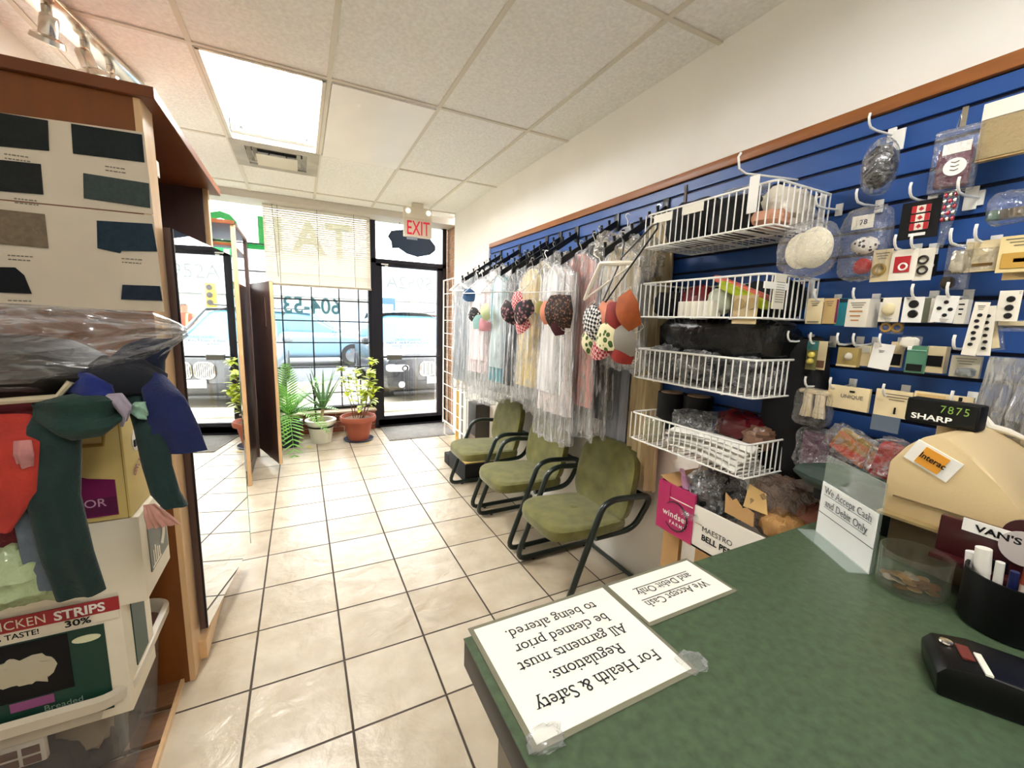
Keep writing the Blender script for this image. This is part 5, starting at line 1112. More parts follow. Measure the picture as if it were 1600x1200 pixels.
o = card(1407, 314, 1468, 372, 1.575, m_black, 'black card of three red and white maple leaf flag patches', [('flag_patch', 'box', m_ivory, .02, z, .46, .19) for z in (.28, .05, -.18)]+[('barcode_strip', 'box', m_white, .0, -.39, .42, .08)], name='patch_card')
for z in (.28, .05, -.18):
    hh = frame_of(1407, 314, 1468, 372, 1.575); w, h = hh[1], hh[2]; g = G()
    for s in (-1, 1): g.box((-.0035, -.02*w+s*.175*w, z*h), (.001, .12*w, .185*h), m_flag)
    lf = [(0, .5), (.12, .25), (.3, .32), (.24, .02), (.45, .05), (.38, -.12), (.12, -.3), (.04, -.26), (.03, -.5), (-.03, -.5), (-.04, -.26), (-.12, -.3), (-.38, -.12), (-.45, .05), (-.24, .02), (-.3, .32), (-.12, .25)]
    g.prism([(x*.13*h, y*.14*h) for x, y in lf], (-.0032, -.02*w, z*h), NY, ZZ, (-.001, 0, 0), m_flag); obj('flag_print', g, o)
c, w, h = frame_of(1470, 300, 1496, 346, 1.57)
t = thing('beaded_strip', 'strip of red and silver beaded trim hanging beside the flag card', 'trim', c, 0, GN)
for k, (nm, m, q) in enumerate((('red_beads', mat('ruby_bead', 'a3122a', .15, spec=.8), 0), ('silver_beads', m_chr, 1))):
    g = G()
    for a in range(5):
        for b in range(3):
            if (a+b) % 2 == q: g.blob((0, (b-1)*w*.3, (a-2)*h*.2), (.008, w*.26, h*.17), m, a, 0, 1, 8, 2)
    obj(nm, g, t)
g = G(); g.ribbon([(.004, 0, h*.55), (.004, 0, 0), (.006, 0, -h*.5), (.004, .006, -h*1.35)], [w*.5, w*.52, w*.4, w*.2], [.004]*4, m_zip, (0, 1, 0), .003); obj('clear_sleeve', g, t)
c, w, h = frame_of(1543, 302, 1610, 348, 1.58)
t = thing('zip_bag', 'clear bag of green and bronze spools hanging at the right edge', 'zip bag', c, 0, GN)
for k, (y, col) in enumerate(((.28, '1f5a3f'), (.0, '4a4028'), (-.28, '6a5a3c'))):
    g = G(); g.lathe([(0, -h*.2), (.016, -h*.2), (.016, h*.1), (0, h*.1)], mat('spool_'+col, col, .3, spec=.7), (0, y*w, -h*.15), 16); obj('spool', g, t)
g = G(); g.blob((0, 0, 0), (.05, w, h*1.1), m_zip, 7, .1, 3, 24, 3.5); obj('clear_bag', g, t)
card(1362, 390, 1392, 440, 1.585, m_bei, 'beige card with a coiled gold elastic, left of the red one', [('lettering', 'lines', I, 0, .3, .7, .2), ('coil', 'ring', m_gold, -.05, -.12, .6, .5)])
card(1391, 390, 1432, 438, 1.575, m_ivory, 'ivory card showing a bright red elastic picture', [('red_picture', 'box', mat('red_card_print', 'b5181f', .5), -.04, .02, .6, .52), ('hook_drawing', 'ring', m_white, .02, -.06, .3, .2)])
card(1429, 388, 1458, 438, 1.585, m_ivory, 'ivory card with two dark round buckles', [('buckle', 'ring', mat('dark_brown_buckle', '2b1c14', .3), -.05, .14, .5, .2), ('buckle', 'ring', mat('dark_brown_buckle'), .0, -.18, .5, .2)])
card(1444, 398, 1464, 432, 1.61, m_black, 'black eye shaped card tucked behind the buckle card', [('white_curve', 'ring', m_white, 0, 0, .5, .3)])
o = card(1476, 382, 1514, 452, 1.59, m_zip, 'clear crinkled pack with silver and dark trims, hanging low', [('silver_trim', 'bag', mat('silver_foil', 'cfc9b6', .25, metal=.7, bump=.8, bs=40), .1, .1, .6, .5), ('dark_trim', 'bag', mat('dark_trim_brown', '2e2418', .5), -.2, -.35, .5, .25)], t=.02, name='trim_pack')
card(1508, 376, 1562, 424, 1.60, m_bei, 'beige pack of fine needles left of the yellow card', [('pin_row', 'box', mat('gold_pins', '8a6c38', .3, metal=.6), .05, -.28, .6, .10), ('clear_cover', 'box', m_zip, 0, -.1, .9, .7)], t=.012, name='needle_pack')
card(1560, 366, 1650, 424, 1.585, mat('pale_gold_card', 'e6d096', .6), 'pale yellow card with bronze pins at the right edge', [('lettering', 'lines', I, .0, .32, .8, .22), ('pin_window', 'box', mat('amber_window', 'c49a45', .4), 0, -.18, .84, .42), ('pins', 'box', mat('bronze_pins', '5a431f', .3, metal=.7), .05, -.18, .5, .12)])
card(1566, 422, 1650, 436, 1.60, m_tan, 'tan card showing below the pale yellow one', [('lettering', 'lines', I, 0, 0, .6, .4)])
card(1260, 466, 1285, 506, 1.585, m_bei, 'tan card nearest the baskets, fourth row', [('lettering', 'lines', I, 0, .3, .6, .2), ('base_line', 'box', I, 0, -.42, .7, .05)])
card(1286, 466, 1309, 506, 1.595, m_tan, 'tan and plum card second from the baskets', [('plum_band', 'box', m_pur, .44, 0, .12, .9), ('lettering', 'lines', I, -.1, .3, .5, .2)])
card(1306, 466, 1326, 509, 1.60, m_teal, 'teal blue card squeezed beside the thick ivory pack', [('dark_top', 'box', mat('deep_navy', '10253a', .5), 0, .42, 1, .12)])
card(1322, 467, 1356, 511, 1.56, m_ivory, 'thick ivory card pack with small print, fourth row', [('lettering', 'lines', I, 0, .28, .7, .2), ('orange_print', 'lines', mat('orange_print', 'c98a4a', .6), -.05, -.1, .6, .4)], t=.07, name='card_pack')
card(1374, 465, 1406, 503, 1.58, m_ivory, 'ivory card with pale flower buttons and black corner marks', [('flower', 'dome', mat('pale_cream_flower', 'e6d7a8', .5), 0, .02, .6, .5), ('corner_marks', 'box', m_black, -.44, .4, .12, .16), ('base_print', 'lines', I, 0, -.42, .4, .15)])
card(1376, 502, 1412, 522, 1.60, m_zip, 'clear pack of two tan rings under the flower card', [('ring', 'ring', mat('tan_ring', 'b08a3e', .35), .25, 0, .42, 1), ('ring', 'ring', mat('tan_ring'), -.25, 0, .42, 1)], t=.003, name='ring_pack')
card(1410, 464, 1442, 504, 1.57, m_white, 'white card with two large black buttons', [BT+(.02, .22, .5, .4), BT+(.05, -.16, .5, .4), ('print', 'lines', m_black, -.3, .44, .2, .08)])
card(1440, 466, 1462, 504, 1.60, mat('olive_card', '6f6f56', .6), 'olive and ivory cards stacked behind the two button card', [('ivory_edge', 'box', m_ivory, .3, 0, .4, 1)], t=.03, name='card_pack')
card(1458, 462, 1494, 504, 1.57, m_white, 'white card with four black buttons', [BT+(.0, .26, .22, .2), BT+(.26, 0, .22, .2), BT+(-.24, .02, .22, .2), BT+(.08, -.22, .22, .2), ('print', 'lines', I, .1, -.42, .4, .12)], rx=.08)
card(1492, 468, 1510, 506, 1.60, m_ivory, 'ivory patterned cards behind the four button card', [('print', 'lines', m_black, 0, .1, .5, .5)], t=.03, name='card_pack')
card(1512, 472, 1536, 556, 1.55, m_ivory, 'long ivory strip with a column of black buttons, left one', [BT+(.05*(-1)**k, .26-.11*k, .34, .08) for k in range(6)]+[('print', 'lines', I, 0, .40, .5, .08)], rx=.06, name='button_strip')
card(1530, 478, 1552, 556, 1.56, m_ivory, 'long ivory strip with a column of black buttons, right one', [BT+(.03*(-1)**k, .30-.13*k, .36, .085) for k in range(6)], rx=-.05, name='button_strip')
card(1544, 478, 1566, 548, 1.60, m_zip, 'clear sleeve behind the long button strips', [('beige_insert', 'box', m_bei, -.1, 0, .6, .9)], t=.006, name='clear_sleeve', rx=-.22)
card(1558, 454, 1594, 502, 1.565, m_ivory, 'ivory card with three large black buttons in a column', [BT+(.05, .22, .40, .29), BT+(.05, -.06, .40, .29), BT+(.06, -.32, .38, .27), ('print', 'lines', m_black, .4, .42, .1, .08)])
card(1556, 500, 1620, 518, 1.59, m_zip, 'clear pack under the three button card', [('pale_insert', 'box', m_bei, 0, .2, .9, .4)], t=.02, name='ring_pack')
card(1260, 532, 1277, 578, 1.58, mat('olive_bagged', '6d6a3c', .3, spec=.7), 'small bag with green header and two yellow buttons', [('green_header', 'box', mat('blue_green_header', '2f6f6c', .5), 0, .33, 1, .3), ('yellow_button', 'dome', mat('yellow_button', 'd6c45a', .4), .05, .02, .6, .2), ('yellow_button', 'dome', mat('yellow_button'), .0, -.2, .6, .2)], name='button_bag')
card(1276, 533, 1291, 578, 1.60, m_bei, 'narrow tan card beside the yellow button bag', [('brown_print', 'box', mat('brown_print', '6b4a30', .6), .0, -.3, .8, .25)])
card(1308, 543, 1340, 573, 1.565, mat('tan_shallow_box', 'a99357', .5), 'shallow tan box with a pearl button inside', [('rim', 'box', m_bei, 0, -.45, 1, .1), ('pearl_button', 'dome', mat('pearl', 'd8d2c0', .2), .1, .05, .35, .4)], t=.02, name='button_box')
card(1340, 540, 1360, 572, 1.59, m_bei, 'beige folded card right of the tan box', [('grey_label', 'box', mat('pale_grey_label', 'c9c6b6', .6), 0, .3, .8, .3)], t=.012)
card(1360, 537, 1394, 577, 1.565, m_white, 'plain white folded card, fifth row', [('print', 'lines', I, -.05, .2, .3, .1)], rx=.10)
card(1390, 534, 1410, 574, 1.60, m_bei, 'beige card with a black pad behind the white card', [('black_pad', 'box', m_black, 0, -.2, .9, .45)], t=.01)
card(1415, 540, 1446, 583, 1.57, mat('sea_green_bag', '4f8064', .35, spec=.6), 'sea green zip bag with dark pad', [('zip_line', 'box', mat('mint_line', '8fc0a8', .4), 0, .33, 1, .03), ('dark_pad', 'box', m_black, 0, -.3, .8, .25), ('white_tag', 'box', m_white, -.38, .40, .22, .12)], t=.01, name='zip_bag')
card(1446, 541, 1476, 583, 1.60, m_bei, 'beige box with a black centre right of the sea green bag', [('black_centre', 'box', m_black, -.05, -.05, .92, .4)], t=.03, name='notion_box')
card(1484, 556, 1532, 590, 1.58, mat('grey_card_pack', 'b5ae98', .5), 'grey pack of silver thread below the button strips', [('silver_thread', 'bag', mat('silver_thread', '9fa5a3', .3, metal=.6, bump=.8, bs=60), .1, -.25, .6, .4), ('lettering', 'lines', I, 0, .25, .7, .3)], t=.012, name='thread_pack')
card(1408, 525, 1440, 545, 1.59, m_zip, 'small clear bag of white foam bits above the sea green bag', [('foam_bits', 'bag', m_ivory, 0, 0, .8, .8)], t=.004, name='zip_bag')
# bottom row
c, w, h = frame_of(1248, 604, 1296, 660, 1.57)
t = thing('glove_pack', 'pack with two ivory glove shapes above the purple packet', 'pack', c, 0, GN)
g = G(); g.box((.012, 0, h*.36), (.05, w*.98, h*.12), m_bei, bev=.004); obj('tan_header', g, t)
for s in (-1, 1):
    g = G(); g.ribbon([(0, s*w*.2, h*.3), (0, s*w*.2, .0), (0, s*w*.21, -h*.2), (0, s*w*.22, -h*.36)], [w*.16, w*.15, w*.19, w*.2], [.014, .014, .016, .016], mat('ivory_glove', 'd9c7a4', .7), (0, 1, 0), .003); obj('glove', g, t)
    g = G(); g.box((0, s*w*.22, -h*.42), (.036, w*.4, h*.14), m_black, bev=.004); obj('black_cuff', g, t)
g = G(); g.blob((0, 0, -.01), (.07, w*1.15, h*1.05), m_zip, 8, .08, 3, 24, 4.5); obj('clear_bag', g, t)
card(1292, 604, 1358, 640, 1.575, m_bei, 'lowest row long beige card with a printed brand line, left one', [('lettering', 'text', m_ink, .1, .0, 'UNIQUE', .22), ('logo_mark', 'box', m_black, .1, .3, .12, .08)], t=.012)
card(1366, 610, 1424, 652, 1.575, m_bei, 'lowest row long beige card above the blue grey pad, middle one', [('lettering', 'lines', m_ink, .1, .25, .7, .25), ('needle_drawing', 'box', m_black, .1, -.25, .05, .25), ('blue_pad', 'box', mat('blue_grey_pad', '5d6a78', .6), -.1, -.8, .8, .6)], t=.012)
card(1426, 616, 1520, 646, 1.575, m_bei, 'lowest row long beige card behind the pole display, right one', [('lettering', 'text', m_ink, .25, .05, 'UNIQUE', .3), ('logo_mark', 'box', m_black, .3, .35, .06, .2), ('gold_edge', 'box', m_tan, -.2, .2, .5, .4)], t=.012)
c, w, h = frame_of(1532, 560, 1650, 690, 1.56)
t = thing('clear_bag', 'large wrinkled clear plastic bag hanging at the right edge above the register', 'bag', c, 0, GN)
m_big = film('hazy_clear_bag', .22, .6, .14, .8, bs=8, bump=1.0, stretch=(2, 2, .6), tint='e6e2d6', gloss=1.5, crease=.4)
g = G(); g.ribbon([(0, 0, h*.5), (0, 0, h*.2), (0, .01, -h*.2), (0, .0, -h*.55)], [w*.5, w*.52, w*.48, w*.42], [.02, .03, .04, .03], m_big, (0, 1, 0), .016, 9, 2, nu=48, sub=8); obj('bag_film', g, t)
g = G(); g.tube([(-.045, .04, -h*.2), (-.05, .02, -h*.34), (-.05, -.01, -h*.36), (-.045, -.06, -h*.46)], [.006, .01, .008, .003], mat('white_tie', 'e6e0d0', .4), 8); obj('white_tie', g, t)
# ---------------------------------------------------------------- door mat and plants
dm = thing('door_mat', 'grey ribbed rubber door mat at the glass door', 'mat', (1.335, 5.34, .001))
m_mat = mat('grey_rubber_mat', '8f8b84', .8, var=.15, vs=8)
g = G(); g.box((0, 0, .005), (.86, .66, .008), m_mat, bev=.003)
for k in range(40): g.box((-.40+k*.0205, 0, .011), (.009, .60, .005), m_mat)
obj('mat_body', g, dm)
def pot(t, r0, r1, h, m, rim=.02, soil=True):
    g = G(); g.lathe([(0, .0), (r0, 0), (r1, h-.045), (r1+rim, h-.045), (r1+rim+.004, h-.005), (r1+rim-.006, h), (r1-.004, h), (r1-.012, h-.05), (0, h-.05)], m, n=36); obj('pot', g, t)
    if soil: g = G(); g.lathe([(r1-.01, h-.045), (r1*.6, h-.03), (0, h-.032)], mat('potting_soil', '6b4a33', .95, bump=.8, bs=60, var=.3, vs=40), n=24); obj('soil', g, t)
m_leafp = mat('palm_green', '74b045', .45, var=.2, vs=6); m_aloe = mat('aloe_grey_green', '6f9468', .4, var=.2, vs=10); m_yel = mat('yellow_green_leaf', 'cfdc52', .5, var=.2, vs=12); m_stem = mat('brown_stem', '6d5638', .8)
def leaf(g, p, d, up, L, w, m, bend=.3, cup=.2, seg=5):
    d = V(d).normalized(); s = d.cross(V(up)).normalized(); n = s.cross(d); i = g.mi(m); R = []
    for k in range(seg+1):
        t = k/seg; c = V(p)+d*L*t+n*(-bend*L*t*t); ww = w*math.sin(PI*min(.97, .08+.9*t))**.8
        R.append([g.bm.verts.new(c-s*ww+n*cup*ww), g.bm.verts.new(c), g.bm.verts.new(c+s*ww+n*cup*ww)])
    for A, B in zip(R, R[1:]):
        for j in range(2): g.bm.faces.new((A[j], A[j+1], B[j+1], B[j])).material_index = i
# sago palm
pm = thing('potted_palm', 'feathery green palm in a dark pot behind the mirror wing', 'plant', (-.17, 5.22, 0))
pot(pm, .095, .125, .30, mat('dark_navy_pot', '1d2430', .4))
g = G(); g.blob((0, 0, .31), (.10, .10, .12), m_stem, 3, .2, 4, 16); obj('trunk', g, pm)
FR = [(.1, .95, .80, .25), (.25, 1.1, .74, .3), (.0, .75, .62, .45), (1.6, 1.45, .66, .1), (2.4, 1.3, .55, .3), (3.1, 1.1, .42, .7), (-1.45, .8, .66, 1.5), (-1.9, .7, .5, 1.5), (-.7, .7, .60, .9), (.9, 1.0, .55, .5), (4.0, .6, .42, 1.2), (.15, .45, .55, .4)]
for az, el, L, dr_ in FR:
    g = G(); d = V((math.cos(az)*math.cos(el), math.sin(az)*math.cos(el), math.sin(el))); p = V((0, 0, .34)); pts = []
    for k in range(13):
        t = k/12; pts.append(p+d*L*t+V((0, 0, -dr_*L*t*t))+V((math.cos(az), math.sin(az), 0))*.10*L*t*t)
    g.tube(pts, [.005*(1-.7*k/12) for k in range(13)], m_leafp, 5)
    for k in range(2, 21):
        q = k/21*12; i = min(int(q), 11); c = pts[i].lerp(pts[i+1], q-i); tg = (pts[i+1]-pts[i]).normalized(); s = tg.cross(V((0, 0, 1)))
        s = s.normalized() if s.length > .1 else V((1, 0, 0)); n = s.cross(tg); ll = .15*math.sin(PI*min(.95, .18+.8*k/21))**.7
        for sg in (-1, 1): leaf(g, c, s*sg+tg*.65+n*.35, n, ll, .0085, m_leafp, .15, .3, 3)
    obj('frond', g, pm)
# aloe
al = thing('potted_aloe', 'grey green aloe in a white pot with a black band', 'plant', (.165, 5.27, 0))
m_wpot = mat('white_ceramic_pot', 'e9e6d3', .3)
pot(al, .105, .145, .275, m_wpot, .022)
g = G(); g.lathe([(.136, .185), (.144, .205), (.147, .205), (.139, .185)], m_black, n=36); obj('black_band', g, al)
g = G(); g.tube([(.0, .02, .25), (.02, .01, .34), (.03, 0, .40)], .018, mat('pale_root', 'cbb98c', .8), 8); obj('trunk', g, al)
for k in range(13):
    az = k*2.4; el = 1.4-.055*k-(.12 if k % 3 == 0 else 0); L = .52-.012*k; g = G(); d = V((math.cos(az)*math.cos(el), math.sin(az)*math.cos(el), math.sin(el))); p = V((.03, 0, .40)); out = V((math.cos(az), math.sin(az), 0)); S = d.cross(out); S = S.normalized() if S.length > .05 else V((1, 0, 0))
    def f(u, v, p=p, d=d, S=S, out=out, L=L, k=k):
        a = 2*PI*u; w = .024*(1-v)**.75+.0008; c = p+d*L*v+out*(.10*L*v*v*(1 if k % 2 else -.3)); return c+S*math.cos(a)*w+d.cross(S)*math.sin(a)*w*.45
    g.grid(f, 8, 8, m_aloe, cu=True, caps=True); obj('aloe_leaf', g, al)
g = G(); g.tube([(-.045, -.03, .24), (-.06, -.03, .58), (-.09, -.02, .82)], [.010, .008, .004], m_black, 8); obj('support_stake', g, al)
# yellow-green shrub in terracotta
sh = thing('potted_shrub', 'yellow green leafy plant in a terracotta pot beside the door', 'plant', (.575, 5.21, 0))
m_terra = mat('terracotta', 'a5553b', .6, var=.08, vs=6)
g = G(); g.lathe([(0, .003), (.16, .003), (.175, .02), (.17, .022), (.15, .01), (0, .012)], mat('dark_blue_saucer', '2a3344', .4), n=36); obj('saucer', g, sh)
g = G(); g.lathe([(0, .012), (.115, .012), (.165, .235), (.20, .24), (.208, .275), (.20, .30), (.19, .30), (.175, .24), (0, .235)], m_terra, n=40); obj('pot', g, sh)
g = G(); g.lathe([(.18, .26), (.1, .275), (0, .27)], mat('potting_soil'), n=24); obj('soil', g, sh)
r2 = random.Random(3); tips = []
for k, (x, y, hgt) in enumerate([(.16, 0, .72), (.12, -.06, .45), (.15, .05, .55), (-.15, .0, .62), (-.08, .05, .50), (.05, -.08, .36), (.18, -.03, .38), (.0, .02, .60)]):
    g = G(); b = V((x*.35, y*.5, .27)); m1 = V((x*.8, y, .27+hgt*.5)); e = V((x*1.15, y*1.2, .27+hgt)); g.tube([b, b.lerp(m1, .5)+V((.01, 0, .02)), m1, m1.lerp(e, .5)+V((-.01, .0, .01)), e], [.006, .005, .004, .003, .002], m_stem, 6); obj('stem', g, sh); tips.append((b, m1, e, hgt))
for b, m1, e, hgt in tips:
    g = G()
    for q in range(26):
        t = .30+.7*q/25 if q % 3 else .95; c = (b.lerp(m1, t*2) if t < .5 else m1.lerp(e, t*2-1)); az = r2.uniform(0, 2*PI)
        leaf(g, c, (math.cos(az), math.sin(az)*.8, r2.uniform(-.3, .8)), (0, 0, 1), r2.uniform(.06, .10), r2.uniform(.022, .034), m_yel, .3, .15, 4)
    o = obj('leaves', g, sh)
for k in range(3):
    g = G(); leaf(g, (0, 0, .002), (1, .3*k, 0), (0, 0, 1), .06, .018, mat('fallen_leaf', 'd6c76a', .6), -.1, .1); tag(obj('fallen_leaf', g), ('pale yellow fallen leaf on the floor before the terracotta pot', 'pale yellow fallen leaf left of the white pot foot', 'pale yellow fallen leaf before the white pot')[k], 'leaf', 'fallen leaves by the pots', ((.62, 4.98, .004), (.02, 5.06, .004), (.06, 5.03, .004))[k], k*1.1)
# ---------------------------------------------------------------- street
m_walk = mat('sidewalk_concrete', '98917c', .8, var=.08, vs=3); m_asph = mat('grey_asphalt', '5c5e61', .85, var=.1, vs=5)
g = G(); g.box((0, 8.0, -.06), (60, 4.5, .1), m_walk); g.box((0, 50, -.17), (160, 90, .1), m_asph); struct('ground', g)
m_stop = mat('concrete_stop', 'd3cfc4', .8, var=.1, vs=6)
tag(obj('parking_curb', G().box((0, 0, .06), (1.75, .16, .13), m_stop, bev=.03)), 'concrete parking curb on the pavement outside the door', 'curb', loc=(1.75, 6.72, -.01))
m_bld = mat('pale_building', 'b9b9b4', .8); m_bwin = mat('building_window', '8fa3b2', .2)
bd = thing('street_building', 'pale low building across the street seen through the window', 'building', (2, 46, -.12))
g = G(); g.box((0, 0, 3.4), (70, 8, 6.8), m_bld); g.box((0, -4.3, 3.3), (70, .8, .4), m_bld); obj('walls', g, bd)
for k in range(14): g = G(); g.box((-30+4.6*k, -4.03, 1.5), (3.4, .1, 2.2), m_bwin); obj('window', g, bd)
m_rub = mat('tyre_rubber', '1b1c1e', .7); m_cglass = mat('car_glass', '3f6676', .12, spec=.5); m_lamp = mat('headlight', 'dfe3e6', .1, spec=.8); m_trim = mat('dark_car_trim', '17181a', .5); m_alloy = mat('alloy', 'a9acb0', .3, metal=.8)
def wheel(t, x, y, r=.36):
    M = Matrix.Rotation(PI/2, 4, 'Y'); g = G(); g.lathe([(r*.62, -.11), (r*.95, -.11), (r, -.07), (r, .07), (r*.95, .11), (r*.62, .11), (r*.62, -.11)], m_rub, n=28, M=M); o = obj('tyre', g, t); o.location = (x, y, r)
    g = G(); g.lathe([(0, .08), (.05, .09), (r*.62, .06), (r*.64, -.08), (0, -.08)], m_alloy, n=28, M=M)
    for k in range(5): a = 2*PI*k/5; g.box((math.copysign(.09, x), r*.33*math.cos(a), r*.33*math.sin(a)), (.02, r*.5, .06), m_alloy, Matrix.Rotation(a, 3, 'X'))
    w = obj('rim', g, o)
def suv(label, loc, rz, paint, W=1.9):
    t = thing('parked_suv', label, 'car', loc, rz, 'parked cars'); h = W/2
    # stations along y: front at 0, cross-section lower body
    ST = [(.0, .80, .34, .84), (.06, .90, .28, .93), (.35, .97, .26, 1.0), (1.05, 1.0, .26, 1.08), (2.2, 1.0, .26, 1.10), (3.6, 1.0, .26, 1.12), (4.4, .96, .3, 1.10), (4.6, .88, .4, 1.0)]
    def body(u, v):
        k = v*(len(ST)-1); i = min(int(k), len(ST)-2); q = k-i; y, w, z0, z1 = [a*(1-q)+b*q for a, b in zip(ST[i], ST[i+1])]
        a = 2*PI*u; sg = lambda x: math.copysign(abs(x)**.34, x); return V((sg(math.cos(a))*w*h, y, (z0+z1)/2+sg(math.sin(a))*(z1-z0)/2+.04*(1-abs(math.cos(a)))*(math.sin(a) > 0)))
    g = G(); g.grid(body, 40, 35, paint, cu=True, caps=True); obj('body', g, t)
    CB = [(1.15, .82, 1.08), (1.95, .74, 1.62), (2.4, .73, 1.70), (3.7, .72, 1.68), (4.45, .78, 1.10)]
    def cab(u, v):
        k = v*(len(CB)-1); i = min(int(k), len(CB)-2); q = k-i; y, w, z1 = [a*(1-q)+b*q for a, b in zip(CB[i], CB[i+1])]
        a = PI*u; sg = lambda x: math.copysign(abs(x)**.3, x); hh = z1-1.02
        return V((sg(math.cos(a))*h*(.90-(.90-w)*max(0, math.sin(a))**.8), y, 1.02+hh*abs(math.sin(a))**.35))
    g = G(); g.grid(cab, 24, 24, m_cglass); obj('cabin_glass', g, t)
    g = G(); g.grid(lambda u, v: V(((u-.5)*2*h*.70, 2.0+1.75*v, 1.665+.05*math.sin(PI*u)*1+.03*math.sin(PI*v))), 12, 8, paint)
    for s in (-1, 1): g.tube([(s*h*.83, 1.14, 1.10), (s*h*.72, 1.97, 1.64), (s*h*.70, 3.7, 1.68), (s*h*.80, 4.4, 1.15)], .03, paint, 8); g.tube([(s*h*.62, 2.1, 1.74), (s*h*.60, 3.6, 1.73)], .02, m_trim, 6); g.tube([(s*h*.86, 2.75, 1.08), (s*h*.72, 2.75, 1.66)], .03, m_trim, 6)
    obj('roof', g, t)
    for s in (-1, 1):
        g = G(); g.blob((s*.16, .015, .70), (.27, .07, .24), m_trim, 1, 0, 1, 24, 3.2); go = obj('grille', g, t)
        g = G(); n = 24; g.tube([(s*.16+.14*math.copysign(abs(math.cos(2*PI*k/n))**.6, math.cos(2*PI*k/n)), -.015, .70+.125*math.copysign(abs(math.sin(2*PI*k/n))**.6, math.sin(2*PI*k/n))) for k in range(n)], .012, m_chr, 6, closed=True)
        for k in range(-4, 5): g.box((s*.16+k*.028, -.02, .70), (.009, .02, .21), m_chr)
        obj('grille_bars', g, go)
        g = G(); g.blob((s*.66, .09, .72), (.42, .22, .15), m_lamp, 2, 0, 1, 24, 3.5)
        lo = obj('headlight', g, t); g = G()
        for q in (.56, .70): g.lathe([(.03, 0), (.055, .01), (.06, 0), (.05, -.01)], m_trim, (s*q, -.03+.06*(q > .6), .72), 20, Matrix.Rotation(PI/2, 4, 'X'))
        g.lathe([(0, 0), (.035, .005), (.035, -.005)], mat('amber_lens', 'e3c34a', .2), (s*.82, .02, .72), 12, Matrix.Rotation(PI/2, 4, 'X')); obj('lamp_ring', g, lo)
        g = G(); g.lathe([(0, .01), (.045, .008), (.055, .0), (.05, -.02)], m_lamp, (s*.62, -.015, .43), 20, Matrix.Rotation(PI/2, 4, 'X')); obj('fog_lamp', g, t)
        g = G(); g.blob((s*(h+.06), 1.35, 1.12), (.2, .12, .15), paint, 3, 0, 1, 16, 3); obj('wing_mirror', g, t)
        for y in (.85, 3.75): wheel(t, s*(h-.09), y)
    g = G(); g.box((0, .0, .42), (1.1, .06, .16), m_trim, bev=.03); g.box((0, .03, .28), (1.5, .1, .06), m_trim, bev=.02); obj('lower_grille', g, t)
    g = G(); g.box((0, -.045, .50), (.36, .012, .12), m_white); obj('number_plate', g, t)
    return t
suv('grey SUV parked nose to the shop, straight outside the glass door', (2.17, 7.35, -.12), 0, mat('dark_grey_paint', '24272b', .35, coat=.35))
suv('white SUV parked nose in beyond the potted plants', (-1.25, 7.9, -.12), 0, mat('light_grey_car_paint', '6c747a', .3, coat=.4))
suv('pale blue SUV crossing the lot sideways behind the parked ones', (2.3, 15, -.12), PI/2, mat('pale_blue_paint', '6f8ea0', .3, coat=.4))
g = G(); g.box((0, 0, .6), (.5, .45, 1.1), mat('bright_blue_box', '0f4494', .4), bev=.03); nb = thing('street_box', 'bright blue street box seen past the left edge of the door glass', 'box', (onY(603, 480, 13.5).x, 13.5, .9)); obj('box_body', g, nb)
g = G(); g.box((.0, -.24, .75), (.34, .02, .4), m_bwin); obj('box_window', g, nb); g = G(); g.tube([(0, 0, -1.03), (0, 0, .1)], .05, m_trim, 8); obj('post', g, nb)
ts = thing('traffic_signal', 'yellow traffic signal on a grey pole, seen in the tall mirror', 'traffic light', (6.3, 17, -.12))
g = G(); g.tube([(0, 0, 0), (0, 0, 5)], .07, m_alloy, 10); obj('pole', g, ts)
g = G(); g.box((-.2, -.05, 2.15), (.3, .2, .85), mat('signal_yellow', 'a87a14', .5), bev=.03); hd = obj('signal_head', g, ts)
for k in range(3): g = G(); g.lathe([(0, .01), (.1, .0)], m_trim, (-.2, -.17, 1.9+.26*k), 16, Matrix.Rotation(PI/2, 4, 'X')); obj('signal_lens', g, hd)
# person in an orange vest, seen in the mirror
pe = thing('person', 'person in orange safety vest and grey cap outside, seen in the tall mirror', 'person', (4.03, 11, -.06))
J = {'pel': (0, 0, .95), 'ch': (0, -.01, 1.30), 'nk': (0, 0, 1.50), 'hd0': (0, -.01, 1.58), 'hd1': (0, -.02, 1.70), 'hip1': (-.1, 0, .90), 'kn1': (-.11, -.03, .50), 'an1': (-.11, .02, .09), 'to1': (-.11, -.16, .04), 'hip2': (.1, 0, .90), 'kn2': (.11, -.02, .50), 'an2': (.11, .03, .09), 'to2': (.11, -.15, .04),
     'sh1': (-.19, 0, 1.42), 'el1': (-.27, -.02, 1.14), 'wr1': (-.27, -.14, .92), 'hn1': (-.27, -.19, .85), 'sh2': (.19, 0, 1.42), 'el2': (.27, -.02, 1.14), 'wr2': (.27, -.14, .92), 'hn2': (.27, -.19, .85)}
Rr = {'pel': .15, 'ch': .155, 'nk': .06, 'hd0': .085, 'hd1': .10, 'hip1': .10, 'kn1': .065, 'an1': .045, 'to1': .04, 'hip2': .10, 'kn2': .065, 'an2': .045, 'to2': .04, 'sh1': .07, 'el1': .05, 'wr1': .035, 'hn1': .04, 'sh2': .07, 'el2': .05, 'wr2': .035, 'hn2': .04}
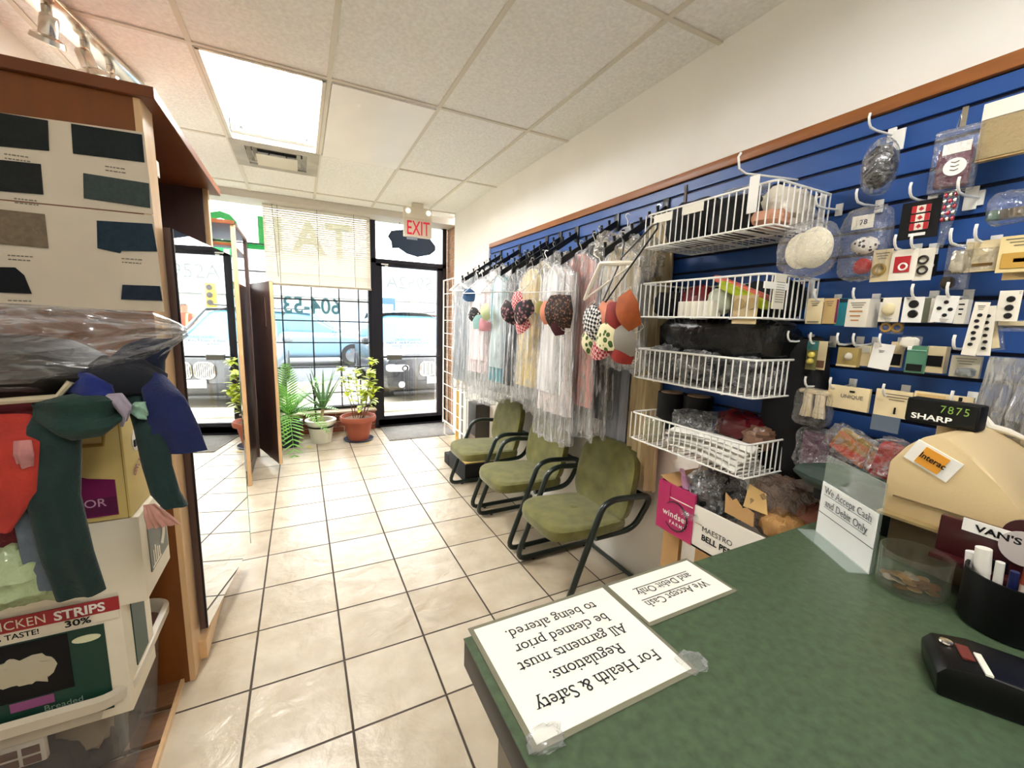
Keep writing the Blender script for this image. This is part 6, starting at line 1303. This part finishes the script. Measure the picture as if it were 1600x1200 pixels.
E_ = [('pel', 'ch'), ('ch', 'nk'), ('nk', 'hd0'), ('hd0', 'hd1'), ('pel', 'hip1'), ('hip1', 'kn1'), ('kn1', 'an1'), ('an1', 'to1'), ('pel', 'hip2'), ('hip2', 'kn2'), ('kn2', 'an2'), ('an2', 'to2'), ('ch', 'sh1'), ('sh1', 'el1'), ('el1', 'wr1'), ('wr1', 'hn1'), ('ch', 'sh2'), ('sh2', 'el2'), ('el2', 'wr2'), ('wr2', 'hn2')]
nm = list(J); me = bpy.data.meshes.new('body'); me.from_pydata([J[k] for k in nm], [(nm.index(a), nm.index(b)) for a, b in E_], [])
bo = bpy.data.objects.new('body', me); COL.objects.link(bo); bo.parent = pe
sk = bo.modifiers.new('skin', 'SKIN'); bo.modifiers.new('sub', 'SUBSURF').levels = 2
for k, v in enumerate(me.skin_vertices[0].data): v.radius = (Rr[nm[k]],)*2; v.use_root = (nm[k] == 'pel')
me.materials.append(mat('skin', '8a6048', .6)); sk.use_smooth_shade = True
g = G(); g.ribbon([(0, 0, .98), (0, 0, 1.1), (0, 0, 1.35), (0, 0, 1.46), (0, 0, 1.5)], [.20, .20, .22, .2, .09], [.175, .17, .175, .13, .07], mat('orange_vest', '7d2605', .8), (1, 0, 0), .004); ve = obj('safety_vest', g, pe)
g = G()
for s in (-1, 1): g.ribbon([(s*.10, -.02, 1.0), (s*.11, -.02, 1.3), (s*.10, -.01, 1.47)], [.025]*3, [.175, .175, .12], mat('lime_reflective', 'd8e26a', .4), (1, 0, 0), .0)
obj('reflective_stripe', g, ve)
g = G(); g.lathe([(.112, 1.70), (.113, 1.73), (.09, 1.79), (0, 1.815)], mat('grey_cap', '6f6f72', .8), (0, -.02, 0), 20); g.box((0, -.14, 1.705), (.16, .12, .012), mat('grey_cap'), bev=.004); obj('cap', g, pe)
g = G(); g.ribbon([(0, 0, 1.0), (0, 0, .9), (0, 0, .8)], [.18, .185, .19], [.165, .16, .14], mat('dark_trousers', '2f3540', .8), (1, 0, 0), .003)
for s in (-1, 1): g.ribbon([(s*.1, 0, .86), (s*.11, -.02, .5), (s*.11, .01, .1)], [.11, .085, .075], [.12, .09, .08], mat('dark_trousers'), (1, 0, 0), .004)
obj('trousers', g, pe)
g = G()
for s in (-1, 1):
    g.blob((s*.035, -.108, 1.67), (.022, .01, .012), m_white, 1, 0, 1, 10); g.blob((s*.035, -.113, 1.67), (.01, .006, .01), m_black, 1, 0, 1, 8)
g.blob((0, -.122, 1.64), (.024, .03, .04), mat('skin'), 2, 0, 1, 10); g.blob((0, -.106, 1.60), (.045, .012, .012), mat('lip', 'a86a5c', .5), 2, 0, 1, 10); obj('face', g, pe)
